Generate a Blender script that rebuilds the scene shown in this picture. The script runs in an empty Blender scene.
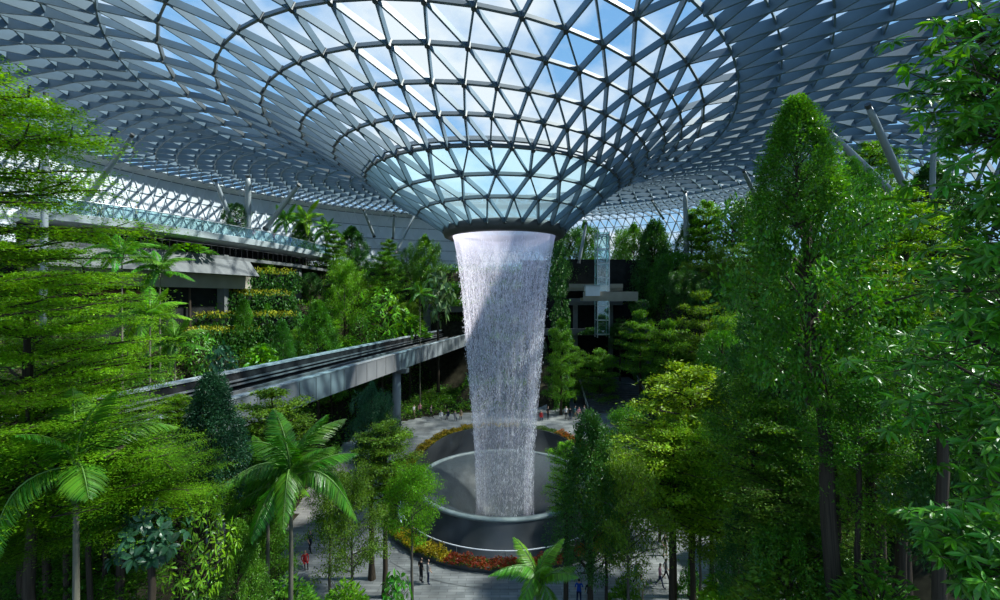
import bpy, math, random
import numpy as np
from mathutils import Vector, Matrix

rnd = random.Random(7)
RG = np.random.default_rng(11)
SC = bpy.context.scene
COL = SC.collection
PI = math.pi
F = 460.0
EYE = 20.0
AX, AY = 0.4, 45.0            # axis of the waterfall


def at(px, py, d):
    """point of the place seen at (px, py) and d metres into the valley"""
    return Vector(((px - 500) / F * d, d, EYE - (py - 300) / F * d))


def smooth(a, b, x):
    t = min(1.0, max(0.0, (x - a) / (b - a)))
    return t * t * (3 - 2 * t)


# ------------------------------------------------------------------ materials
def new_mat(name):
    m = bpy.data.materials.new(name)
    m.use_nodes = True
    nt = m.node_tree
    nt.nodes.clear()
    out = nt.nodes.new('ShaderNodeOutputMaterial')
    return m, nt, out


def N(nt, t, **kw):
    n = nt.nodes.new(t)
    for k, v in kw.items():
        setattr(n, k, v)
    return n


def ramp(nt, src, stops):
    r = N(nt, 'ShaderNodeValToRGB')
    e = r.color_ramp.elements
    while len(e) < len(stops):
        e.new(0.5)
    for i, (p, c) in enumerate(stops):
        e[i].position = p
        e[i].color = (c[0], c[1], c[2], 1)
    nt.links.new(src, r.inputs[0])
    return r


def plain(name, col, rough=0.6, metal=0.0, spec=0.4, noise=0.12, scale=3.0, bump=0.0):
    m, nt, out = new_mat(name)
    b = N(nt, 'ShaderNodeBsdfPrincipled')
    b.inputs['Roughness'].default_value = rough
    b.inputs['Metallic'].default_value = metal
    b.inputs['Specular IOR Level'].default_value = spec
    tc = N(nt, 'ShaderNodeTexCoord')
    nz = N(nt, 'ShaderNodeTexNoise')
    nz.inputs['Scale'].default_value = scale
    nz.inputs['Detail'].default_value = 5
    nt.links.new(tc.outputs['Object'], nz.inputs['Vector'])
    lo = [c * (1 - noise) for c in col]
    hi = [min(1, c * (1 + noise)) for c in col]
    r = ramp(nt, nz.outputs['Fac'], [(0.3, lo), (0.7, hi)])
    nt.links.new(r.outputs[0], b.inputs['Base Color'])
    if bump:
        bp = N(nt, 'ShaderNodeBump')
        bp.inputs['Strength'].default_value = bump
        nt.links.new(nz.outputs['Fac'], bp.inputs['Height'])
        nt.links.new(bp.outputs[0], b.inputs['Normal'])
    nt.links.new(b.outputs[0], out.inputs[0])
    return m


def leaf_mat(name, rough=0.42, trans=0.35, spec=0.5):
    """leaf colour = the plant's own colour (object colour) with leaf-to-leaf variation"""
    m, nt, out = new_mat(name)
    oi = N(nt, 'ShaderNodeObjectInfo')
    geo = N(nt, 'ShaderNodeNewGeometry')
    hsv = N(nt, 'ShaderNodeHueSaturation')
    mh = N(nt, 'ShaderNodeMapRange')
    mh.inputs[3].default_value = 0.482
    mh.inputs[4].default_value = 0.515
    nt.links.new(geo.outputs['Random Per Island'], mh.inputs[0])
    mu = N(nt, 'ShaderNodeMath', operation='MULTIPLY')
    mu.inputs[1].default_value = 7.31
    fr = N(nt, 'ShaderNodeMath', operation='FRACT')
    nt.links.new(geo.outputs['Random Per Island'], mu.inputs[0])
    nt.links.new(mu.outputs[0], fr.inputs[0])
    mv = N(nt, 'ShaderNodeMapRange')
    mv.inputs[3].default_value = 0.55
    mv.inputs[4].default_value = 1.4
    nt.links.new(fr.outputs[0], mv.inputs[0])
    nt.links.new(mh.outputs[0], hsv.inputs['Hue'])
    nt.links.new(mv.outputs[0], hsv.inputs['Value'])
    nt.links.new(oi.outputs['Color'], hsv.inputs['Color'])
    b = N(nt, 'ShaderNodeBsdfPrincipled')
    b.inputs['Roughness'].default_value = rough
    b.inputs['Specular IOR Level'].default_value = spec
    nt.links.new(hsv.outputs[0], b.inputs['Base Color'])
    tr = N(nt, 'ShaderNodeBsdfTranslucent')
    h2 = N(nt, 'ShaderNodeHueSaturation')
    h2.inputs['Hue'].default_value = 0.488
    h2.inputs['Saturation'].default_value = 1.1
    h2.inputs['Value'].default_value = 1.5
    nt.links.new(hsv.outputs[0], h2.inputs['Color'])
    nt.links.new(h2.outputs[0], tr.inputs['Color'])
    mx = N(nt, 'ShaderNodeMixShader')
    mx.inputs[0].default_value = trans
    nt.links.new(b.outputs[0], mx.inputs[1])
    nt.links.new(tr.outputs[0], mx.inputs[2])
    nt.links.new(mx.outputs[0], out.inputs[0])
    return m


def glass_mat(name, tint, frit, fritcol, gloss=0.06):
    m, nt, out = new_mat(name)
    t = N(nt, 'ShaderNodeBsdfTransparent')
    t.inputs[0].default_value = (*tint, 1)
    tl = N(nt, 'ShaderNodeBsdfTranslucent')
    tl.inputs[0].default_value = (*fritcol, 1)
    df = N(nt, 'ShaderNodeBsdfDiffuse')
    df.inputs[0].default_value = (*fritcol, 1)
    m0 = N(nt, 'ShaderNodeMixShader')
    m0.inputs[0].default_value = 0.35
    nt.links.new(tl.outputs[0], m0.inputs[1])
    nt.links.new(df.outputs[0], m0.inputs[2])
    m1 = N(nt, 'ShaderNodeMixShader')
    m1.inputs[0].default_value = frit
    nt.links.new(t.outputs[0], m1.inputs[1])
    nt.links.new(m0.outputs[0], m1.inputs[2])
    g = N(nt, 'ShaderNodeBsdfGlossy')
    g.inputs['Roughness'].default_value = 0.05
    g.inputs[0].default_value = (0.9, 0.95, 1, 1)
    m2 = N(nt, 'ShaderNodeMixShader')
    m2.inputs[0].default_value = gloss
    nt.links.new(m1.outputs[0], m2.inputs[1])
    nt.links.new(g.outputs[0], m2.inputs[2])
    nt.links.new(m2.outputs[0], out.inputs[0])
    return m


M = {}
M['leaf'] = leaf_mat('leaf_soft', 0.45, 0.38, 0.35)
M['gloss_leaf'] = leaf_mat('leaf_glossy', 0.33, 0.28, 0.5)
M['palm_leaf'] = leaf_mat('leaf_palm', 0.36, 0.3, 0.45)
M['bark'] = plain('bark', (0.055, 0.042, 0.03), 0.9, 0, 0.2, 0.45, 9, 0.5)
M['bark_grey'] = plain('bark_grey', (0.12, 0.105, 0.085), 0.9, 0, 0.2, 0.4, 7, 0.5)
M['palm_bark'] = plain('palm_bark', (0.16, 0.15, 0.11), 0.85, 0, 0.2, 0.35, 12, 0.4)
M['shaft'] = plain('palm_crownshaft', (0.12, 0.24, 0.05), 0.5, 0, 0.4, 0.2, 5)
M['beam'] = plain('painted_steel_beam', (0.115, 0.165, 0.205), 0.45, 0.0, 0.5, 0.06, 2)
M['ring'] = plain('painted_steel_ring', (0.12, 0.135, 0.14), 0.45, 0.0, 0.5, 0.06, 2)
M['node'] = plain('steel_node', (0.07, 0.075, 0.075), 0.5, 0.3, 0.5, 0.1, 2)
M['column'] = plain('painted_steel_column', (0.26, 0.3, 0.32), 0.4, 0.1, 0.5, 0.05, 1)
M['collar'] = plain('bronze_grey_collar', (0.075, 0.072, 0.07), 0.55, 0.2, 0.4, 0.15, 1.2)
M['concrete'] = plain('concrete', (0.14, 0.148, 0.15), 0.8, 0, 0.3, 0.14, 1.4, 0.08)
M['pale'] = plain('pale_fascia', (0.36, 0.41, 0.43), 0.6, 0, 0.3, 0.1, 1.2)
M['beige'] = plain('beige_wall', (0.3, 0.28, 0.23), 0.75, 0, 0.3, 0.1, 0.8)
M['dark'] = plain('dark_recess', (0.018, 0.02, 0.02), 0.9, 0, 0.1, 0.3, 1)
M['charcoal'] = plain('charcoal_track', (0.02, 0.021, 0.023), 0.8, 0, 0.3, 0.3, 2)
M['girder'] = plain('girder_cladding', (0.22, 0.245, 0.265), 0.5, 0.05, 0.4, 0.05, 0.6)
M['steel'] = plain('brushed_steel', (0.45, 0.48, 0.5), 0.35, 0.7, 0.5, 0.1, 3)
M['soil'] = plain('dark_soil', (0.028, 0.026, 0.016), 0.95, 0, 0.1, 0.5, 2, 0.5)
M['white'] = plain('white_paint', (0.72, 0.75, 0.78), 0.5, 0, 0.4, 0.05, 1)
M['shade_panel'] = plain('white_shade_panel', (0.72, 0.77, 0.82), 0.55, 0, 0.4, 0.06, 0.4)
M['glass'] = glass_mat('roof_glass', (0.86, 0.95, 0.99), 0.03, (0.75, 0.86, 0.95), 0.05)
M['glass_wet'] = glass_mat('roof_glass_fritted', (0.55, 0.8, 0.88), 0.3, (0.6, 0.85, 0.92), 0.05)
M['rail_glass'] = glass_mat('balustrade_glass', (0.72, 0.88, 0.88), 0.06, (0.5, 0.72, 0.74), 0.12)
M['skin'] = plain('skin', (0.45, 0.28, 0.2), 0.6)
M['hair'] = plain('hair', (0.015, 0.012, 0.01), 0.6)
M['basin_wall'] = plain('dark_basin_wall', (0.05, 0.055, 0.06), 0.3, 0, 0.5, 0.2, 0.7)
M['rim'] = plain('pale_wet_rim', (0.2, 0.25, 0.25), 0.4, 0, 0.5, 0.15, 2)
M['stair'] = plain('dark_stair_stone', (0.075, 0.08, 0.082), 0.7, 0, 0.3, 0.2, 1.5)
M['rust'] = plain('red_brown_awning', (0.23, 0.08, 0.05), 0.7)


def paving_mat():
    m, nt, out = new_mat('stone_paving')
    b = N(nt, 'ShaderNodeBsdfPrincipled')
    b.inputs['Roughness'].default_value = 0.6
    tc = N(nt, 'ShaderNodeTexCoord')
    br = N(nt, 'ShaderNodeTexBrick')
    br.inputs['Color1'].default_value = (0.17, 0.18, 0.18, 1)
    br.inputs['Color2'].default_value = (0.27, 0.28, 0.275, 1)
    br.inputs['Mortar'].default_value = (0.1, 0.105, 0.105, 1)
    br.inputs['Scale'].default_value = 1.0
    br.inputs['Mortar Size'].default_value = 0.015
    br.inputs['Brick Width'].default_value = 1.2
    br.inputs['Row Height'].default_value = 0.3
    nt.links.new(tc.outputs['Object'], br.inputs['Vector'])
    nz = N(nt, 'ShaderNodeTexNoise')
    nz.inputs['Scale'].default_value = 0.6
    nz.inputs['Detail'].default_value = 6
    nt.links.new(tc.outputs['Object'], nz.inputs['Vector'])
    r = ramp(nt, nz.outputs['Fac'], [(0.3, (0.7, 0.7, 0.7)), (0.7, (1.15, 1.15, 1.15))])
    mx = N(nt, 'ShaderNodeMixRGB', blend_type='MULTIPLY')
    mx.inputs[0].default_value = 1
    nt.links.new(br.outputs[0], mx.inputs[1])
    nt.links.new(r.outputs[0], mx.inputs[2])
    nt.links.new(mx.outputs[0], b.inputs['Base Color'])
    nt.links.new(b.outputs[0], out.inputs[0])
    return m


M['paving'] = paving_mat()


def water_sheet_mat(name, lo, hi, seed, stretch=0.12, scale=5.0):
    """falling water: white droplets and strands with clear gaps between them"""
    m, nt, out = new_mat(name)
    tc = N(nt, 'ShaderNodeTexCoord')
    mp = N(nt, 'ShaderNodeMapping')
    mp.inputs['Location'].default_value = (seed, seed * 2, 0)
    mp.inputs['Scale'].default_value = (1, 1, stretch)
    nt.links.new(tc.outputs['Object'], mp.inputs[0])
    nz = N(nt, 'ShaderNodeTexNoise')
    nz.inputs['Scale'].default_value = scale
    nz.inputs['Detail'].default_value = 3
    nz.inputs['Roughness'].default_value = 0.7
    nt.links.new(mp.outputs[0], nz.inputs['Vector'])
    mp2 = N(nt, 'ShaderNodeMapping')
    mp2.inputs['Scale'].default_value = (1, 1, 0.02)
    nt.links.new(tc.outputs['Object'], mp2.inputs[0])
    n2 = N(nt, 'ShaderNodeTexNoise')
    n2.inputs['Scale'].default_value = 2.2
    n2.inputs['Detail'].default_value = 4
    nt.links.new(mp2.outputs[0], n2.inputs['Vector'])
    r1 = ramp(nt, nz.outputs['Fac'], [(0.48, (0, 0, 0)), (0.6, (1, 1, 1))])
    r2 = ramp(nt, n2.outputs['Fac'], [(0.3, (0.35, 0.35, 0.35)), (0.65, (1, 1, 1))])
    mu = N(nt, 'ShaderNodeMath', operation='MULTIPLY')
    nt.links.new(r1.outputs[0], mu.inputs[0])
    nt.links.new(r2.outputs[0], mu.inputs[1])
    # the sheet is unbroken where it leaves the collar and breaks up as it falls
    sep = N(nt, 'ShaderNodeSeparateXYZ')
    nt.links.new(tc.outputs['Object'], sep.inputs[0])
    mr = N(nt, 'ShaderNodeMapRange')
    mr.inputs[1].default_value = 23.6
    mr.inputs[2].default_value = 26.3
    nt.links.new(sep.outputs[2], mr.inputs[0])
    mxv = N(nt, 'ShaderNodeMath', operation='MAXIMUM')
    sc = N(nt, 'ShaderNodeMath', operation='MULTIPLY')
    sc.inputs[1].default_value = 0.8
    nt.links.new(mr.outputs[0], sc.inputs[0])
    nt.links.new(mu.outputs[0], mxv.inputs[0])
    nt.links.new(sc.outputs[0], mxv.inputs[1])
    mr2 = N(nt, 'ShaderNodeMapRange')
    mr2.inputs[3].default_value = lo
    mr2.inputs[4].default_value = hi
    nt.links.new(mxv.outputs[0], mr2.inputs[0])
    thin = N(nt, 'ShaderNodeMapRange')      # the sheet stretches and thins as it falls
    thin.inputs[1].default_value = 0
    thin.inputs[2].default_value = 22
    thin.inputs[3].default_value = 0.42
    nt.links.new(sep.outputs[2], thin.inputs[0])
    mth = N(nt, 'ShaderNodeMath', operation='MULTIPLY')
    nt.links.new(mr2.outputs[0], mth.inputs[0])
    nt.links.new(thin.outputs[0], mth.inputs[1])
    mr2 = mth
    t = N(nt, 'ShaderNodeBsdfTransparent')
    tl = N(nt, 'ShaderNodeBsdfTranslucent')
    tl.inputs[0].default_value = (0.87, 0.86, 1, 1)
    df = N(nt, 'ShaderNodeBsdfDiffuse')
    df.inputs[0].default_value = (0.87, 0.86, 1, 1)
    m0 = N(nt, 'ShaderNodeMixShader')
    m0.inputs[0].default_value = 0.45
    nt.links.new(tl.outputs[0], m0.inputs[1])
    nt.links.new(df.outputs[0], m0.inputs[2])
    m1 = N(nt, 'ShaderNodeMixShader')
    nt.links.new(mr2.outputs[0], m1.inputs[0])
    nt.links.new(t.outputs[0], m1.inputs[1])
    nt.links.new(m0.outputs[0], m1.inputs[2])
    nt.links.new(m1.outputs[0], out.inputs[0])
    return m


M['water_a'] = water_sheet_mat('falling_water_front', 0.1, 0.9, 3.1, 0.28, 10.0)
M['water_b'] = water_sheet_mat('falling_water_inner', 0.06, 0.6, 9.7, 0.05, 6.0)
M['drop'] = plain('water_drops', (0.9, 0.92, 0.97), 0.2, 0, 0.6, 0.02)


def basin_water_mat():
    m, nt, out = new_mat('flowing_basin_water')
    b = N(nt, 'ShaderNodeBsdfPrincipled')
    b.inputs['Roughness'].default_value = 0.5
    b.inputs['Specular IOR Level'].default_value = 0.35
    tc = N(nt, 'ShaderNodeTexCoord')
    nz = N(nt, 'ShaderNodeTexNoise')
    nz.inputs['Scale'].default_value = 5
    nz.inputs['Detail'].default_value = 8
    nt.links.new(tc.outputs['Object'], nz.inputs['Vector'])
    r = ramp(nt, nz.outputs['Fac'], [(0.3, (0.028, 0.04, 0.044)), (0.7, (0.07, 0.09, 0.097))])
    nt.links.new(r.outputs[0], b.inputs['Base Color'])
    bp = N(nt, 'ShaderNodeBump')
    bp.inputs['Strength'].default_value = 0.35
    nt.links.new(nz.outputs['Fac'], bp.inputs['Height'])
    nt.links.new(bp.outputs[0], b.inputs['Normal'])
    nt.links.new(b.outputs[0], out.inputs[0])
    return m


M['basin_water'] = basin_water_mat()


# ------------------------------------------------------------------ mesh building
def mesh_np(name, verts, faces, mats, midx=None, smooth_=False):
    """faces: list of int arrays (n, k)"""
    me = bpy.data.meshes.new(name)
    verts = np.asarray(verts, dtype=np.float32).reshape(-1, 3)
    me.vertices.add(len(verts))
    me.vertices.foreach_set('co', verts.ravel())
    faces = [np.asarray(f, dtype=np.int32) for f in faces if len(f)]
    loops = np.concatenate([f.ravel() for f in faces])
    counts = np.concatenate([np.full(len(f), f.shape[1], dtype=np.int32) for f in faces])
    starts = np.concatenate([[0], np.cumsum(counts)[:-1]]).astype(np.int32)
    me.loops.add(len(loops))
    me.loops.foreach_set('vertex_index', loops)
    me.polygons.add(len(counts))
    me.polygons.foreach_set('loop_start', starts)
    me.polygons.foreach_set('loop_total', counts)
    if midx is not None:
        me.polygons.foreach_set('material_index', np.asarray(midx, dtype=np.int32))
    me.polygons.foreach_set('use_smooth', np.full(len(counts), bool(smooth_)))
    me.update(calc_edges=True)
    me.validate()
    for m in (mats if isinstance(mats, (list, tuple)) else [mats]):
        me.materials.append(m)
    return me


class MB:
    def __init__(s):
        s.v, s.q, s.t, s.n = [], [], [], 0

    def add(s, v, quads=(), tris=()):
        v = np.asarray(v, dtype=np.float64).reshape(-1, 3)
        s.v.append(v)
        if len(quads):
            s.q.append(np.asarray(quads, dtype=np.int64) + s.n)
        if len(tris):
            s.t.append(np.asarray(tris, dtype=np.int64) + s.n)
        s.n += len(v)
        return s

    def box(s, c, size, rz=0.0):
        x, y, z = [k / 2 for k in size]
        v = np.array([[-x, -y, -z], [x, -y, -z], [x, y, -z], [-x, y, -z], [-x, -y, z], [x, -y, z], [x, y, z], [-x, y, z]])
        cr, sr = math.cos(rz), math.sin(rz)
        v = v @ np.array([[cr, sr, 0], [-sr, cr, 0], [0, 0, 1]])
        return s.add(v + np.array(c), [[3, 2, 1, 0], [4, 5, 6, 7], [0, 1, 5, 4], [1, 2, 6, 5], [2, 3, 7, 6], [3, 0, 4, 7]])

    def tube(s, pts, rad, n=8, caps=True):
        pts = [Vector(p) for p in pts]
        rad = rad if isinstance(rad, (list, tuple)) else [rad] * len(pts)
        vs = []
        up = None
        for i, p in enumerate(pts):
            d = (pts[min(i + 1, len(pts) - 1)] - pts[max(i - 1, 0)]).normalized()
            if up is None:
                up = d.orthogonal().normalized()
            up = (up - d * up.dot(d)).normalized()
            w = d.cross(up)
            for k in range(n):
                a = 2 * PI * k / n
                vs.append(p + (up * math.cos(a) + w * math.sin(a)) * rad[i])
        q = []
        for i in range(len(pts) - 1):
            for k in range(n):
                q.append([i * n + k, i * n + (k + 1) % n, (i + 1) * n + (k + 1) % n, (i + 1) * n + k])
        t = []
        if caps:
            c0, c1 = len(vs), len(vs) + 1
            vs += [pts[0], pts[-1]]
            e = (len(pts) - 1) * n
            for k in range(n):
                t.append([c0, (k + 1) % n, k])
                t.append([c1, e + k, e + (k + 1) % n])
        return s.add([tuple(v) for v in vs], q, t)

    def lathe(s, prof, n=64, c=(0, 0, 0), a0=0.0, a1=2 * PI):
        full = abs(a1 - a0 - 2 * PI) < 1e-6
        m = n if full else n + 1
        v = []
        for k in range(m):
            a = a0 + (a1 - a0) * k / n
            for r, z in prof:
                v.append((c[0] + r * math.cos(a), c[1] + r * math.sin(a), c[2] + z))
        L = len(prof)
        q = []
        for k in range(n):
            k2 = (k + 1) % m
            for i in range(L - 1):
                q.append([k * L + i, k2 * L + i, k2 * L + i + 1, k * L + i + 1])
        return s.add(v, q)

    def sweep(s, path, prof, closed=False, capped=True):
        """profile (outward, up) in the plane across a level path; outward = right of travel"""
        P = [Vector(p) for p in path]
        n = len(P)
        v = []
        for i, p in enumerate(P):
            a = P[(i - 1) % n] if closed else P[max(i - 1, 0)]
            b = P[(i + 1) % n] if closed else P[min(i + 1, n - 1)]
            d = b - a
            d.z = 0
            d.normalize()
            o = Vector((d.y, -d.x, 0))
            for (u, w) in prof:
                v.append(tuple(p + o * u + Vector((0, 0, w))))
        L = len(prof)
        q = []
        for i in range(n if closed else n - 1):
            j = (i + 1) % n
            for k in range(L):
                k2 = (k + 1) % L
                q.append([i * L + k, j * L + k, j * L + k2, i * L + k2])
        t = []
        if not closed and capped:
            for k in range(1, L - 1):
                t.append([0, k, k + 1])
                e = (n - 1) * L
                t.append([e, e + k + 1, e + k])
        return s.add(v, q, t)

    def mesh(s, name, mat, smooth_=False):
        v = np.concatenate(s.v)
        f = []
        if s.q:
            f.append(np.concatenate(s.q))
        if s.t:
            f.append(np.concatenate(s.t))
        return mesh_np(name, v, f, mat, None, smooth_)

    def build(s, name, mat, parent=None, smooth_=False):
        return link(name, s.mesh(name, mat, smooth_), parent)


def link(name, me, parent=None):
    o = bpy.data.objects.new(name, me)
    COL.objects.link(o)
    if parent is not None:
        o.parent = parent
    return o


def tag(o, label=None, cat=None, group=None, kind=None):
    if label:
        o['label'] = label
    if cat:
        o['category'] = cat
    if group:
        o['group'] = group
    if kind:
        o['kind'] = kind
    return o


def empty(name, loc=(0, 0, 0), rz=0.0):
    o = bpy.data.objects.new(name, None)
    o.empty_display_size = 0.2
    COL.objects.link(o)
    o.location = loc
    o.rotation_euler = (0, 0, rz)
    return o


def unit(a):
    return a / np.maximum(np.linalg.norm(a, axis=-1, keepdims=True), 1e-9)


class Leaves:
    def __init__(s, A=1.0):
        s.parts = []
        s.A = A

    def add(s, c, d, n, L, W):
        c = np.array(c, float) * np.array([1, 1, s.A])
        k = len(c)
        if k == 0:
            return
        d = unit(np.asarray(d, float))
        n = np.asarray(n, float)
        n = unit(n - d * (n * d).sum(-1, keepdims=True))
        L = np.broadcast_to(np.asarray(L, float), (k,))[:, None]
        W = np.broadcast_to(np.asarray(W, float), (k,))[:, None]
        s.parts.append((c, d, n, L, W))

    def get(s):
        return [np.concatenate([np.broadcast_to(p[i], (len(p[0]), p[i].shape[1])) for p in s.parts]) for i in range(5)]

    def mesh(s, name, mat, big=False):
        c, d, n, L, W = s.get()
        w = np.cross(d, n)
        k = len(c)
        if not big:
            v = np.stack([c - d * L * .5, c + w * W * .5 - d * L * .05 + n * W * .12, c + d * L * .5 - n * L * .05,
                          c - w * W * .5 - d * L * .05 + n * W * .12], 1).reshape(-1, 3)
            f = (np.arange(k)[:, None] * 4 + np.array([[0, 1, 2, 3]])).reshape(-1, 4)
            return mesh_np(name, v, [f], mat)
        up = n * W
        v = np.stack([c - d * L * .5,
                      c - d * L * .18 + w * W * .48 + up * .16, c - d * L * .18, c - d * L * .18 - w * W * .48 + up * .16,
                      c + d * L * .17 + w * W * .42 + up * .1 - n * L * .03, c + d * L * .17 - n * L * .03,
                      c + d * L * .17 - w * W * .42 + up * .1 - n * L * .03,
                      c + d * L * .5 - n * L * .14], 1).reshape(-1, 3)
        b = np.arange(k)[:, None] * 8
        q = np.concatenate([b + np.array([[1, 4, 5, 2]]), b + np.array([[2, 5, 6, 3]])])
        t = np.concatenate([b + np.array([[0, 1, 2]]), b + np.array([[0, 2, 3]]), b + np.array([[4, 7, 5]]), b + np.array([[5, 7, 6]])])
        return mesh_np(name, v, [q, t], mat)


# ------------------------------------------------------------------ the ground
def bridge_center(y):
    return -16.6 + 0.2 * (y - 34.2)


def ground(x, y):
    dx, dy = x - AX, y - AY
    r = math.hypot(dx, dy)
    base = 4.3 * smooth(43, 56, y)
    hs = max(0.0, 0.85 * (r - 20))
    t = hs / 3.0
    f = math.floor(t)
    hs = 3.0 * (f + smooth(0.5, 1.0, t - f))
    a = math.degrees(abs(math.atan2(dx, -dy)))
    w = smooth(40, 72, a)
    h = base + w * min(hs, 26 - base) + (1 - w) * 0.12 * max(0.0, r - 24)
    db = abs(x - bridge_center(y))
    lim = 4.6 + max(0.0, db - 3.4) * (1.5 + 1.5 * smooth(50, 62, y))
    if 8 < y < 78.5:
        h = min(h, lim)
    if 6 < x < 27 and y > 54:
        e = max(0.0, 9 - x) + max(0.0, x - 24)
        h = min(h, 4.3 + e * 7)
    return h


def build_ground():
    xs = np.linspace(-78, 78, 209)
    ys = np.linspace(-8, 128, 182)
    nx, ny = len(xs), len(ys)
    v = np.zeros((ny, nx, 3))
    for j, y in enumerate(ys):
        for i, x in enumerate(xs):
            v[j, i] = (x, y, ground(x, y))
    q, mi = [], []
    for j in range(ny - 1):
        for i in range(nx - 1):
            xc, yc = (xs[i] + xs[i + 1]) / 2, (ys[j] + ys[j + 1]) / 2
            r = math.hypot(xc - AX, yc - AY)
            if r < 11.0:
                continue
            q.append([j * nx + i, j * nx + i + 1, (j + 1) * nx + i + 1, (j + 1) * nx + i])
            pave = r < 19.6 or (4 < xc < 24.5 and 54 < yc < 80 and ground(xc, yc) < 4.5) or (r < 30 and yc < 40 and abs(xc) < 16) or (r < 26 and yc < 50 and xc > 0 and ground(xc, yc) < 1.2)
            mi.append(0 if pave else 1)
    me = mesh_np('floor', v.reshape(-1, 3), [np.array(q)], [M['paving'], M['soil']], mi, True)
    o = link('floor', me)
    tag(o, 'grey stone plaza rising to dark planted terraces', 'floor', kind='structure')
    # inner skirt of paving that closes the gap between square grid and round planter
    mb = MB()
    n = 120
    vv, qq = [], []
    for k in range(n):
        a = 2 * PI * k / n
        for r in (11.2, 13.2):
            x, y = AX + r * math.cos(a), AY + r * math.sin(a)
            vv.append((x, y, ground(x, y) + 0.03))
    for k in range(n):
        k2 = (k + 1) % n
        qq.append([2 * k, 2 * k + 1, 2 * k2 + 1, 2 * k2])
    mb.add(vv, qq)
    s = mb.build('paving_ring', M['paving'], o)


build_ground()

# ------------------------------------------------------------------ roof
RINGS = [  # cx, cy, r, h above eye, tilt x, tilt y, nodes
    (0.40, 45.0, 5.70, 6.95, 0, 0, 24),
    (0.05, 45.0, 7.80, 8.50, 0, 0, 24),
    (-0.30, 45.1, 9.85, 9.80, 0, 0, 24),
    (-0.70, 45.1, 11.80, 11.30, -.025, 0, 48),
    (-1.45, 45.1, 13.80, 12.60, -.055, -.01, 48),
    (-2.25, 45.0, 15.70, 13.80, -.062, -.01, 48),
    (-3.05, 45.2, 18.00, 14.90, -.07, -.02, 48),
    (-4.05, 45.2, 20.30, 15.80, -.08, -.03, 48),
    (-5.10, 45.4, 23.00, 16.50, -.08, -.05, 48),
    (-5.6, 45.6, 25.9, 17.2, -.07, -.04, 96),
    (-5.8, 45.8, 28.8, 17.7, -.06, -.03, 96),
    (-5.8, 46.0, 31.7, 18.1, -.045, -.02, 96),
    (-5.7, 46.2, 34.6, 18.4, -.03, -.01, 96),
    (-5.5, 46.5, 37.5, 18.6, -.02, 0, 96),
    (-5.2, 46.8, 40.3, 18.7, -.02, 0, 96),
    (-4.8, 47.1, 43.1, 18.75, -.022, 0, 96),
    (-4.4, 47.4, 45.8, 18.7, -.024, 0, 192),
    (-4.0, 47.7, 48.4, 18.55, -.025, 0, 192),
    (-3.6, 48.0, 50.9, 18.55, -.025, 0, 192),
    (-3.2, 48.3, 53.2, 18.4, -.025, 0, 192),
    (-2.9, 48.5, 54.7, 17.6, -.022, 0, 192),
    (-2.7, 48.6, 55.2, 15.6, -.01, 0, 192),
    (-2.6, 48.7, 55.3, 13.2, 0, 0, 192),
    (-2.5, 48.8, 55.5, 11.0, 0, 0, 192),
    (-2.4, 48.9, 55.6, 8.8, 0, 0, 192),
    (-2.4, 48.9, 55.6, 6.6, 0, 0, 192),
    (-2.4, 48.9, 55.6, 4.6, 0, 0, 192),
]


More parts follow.
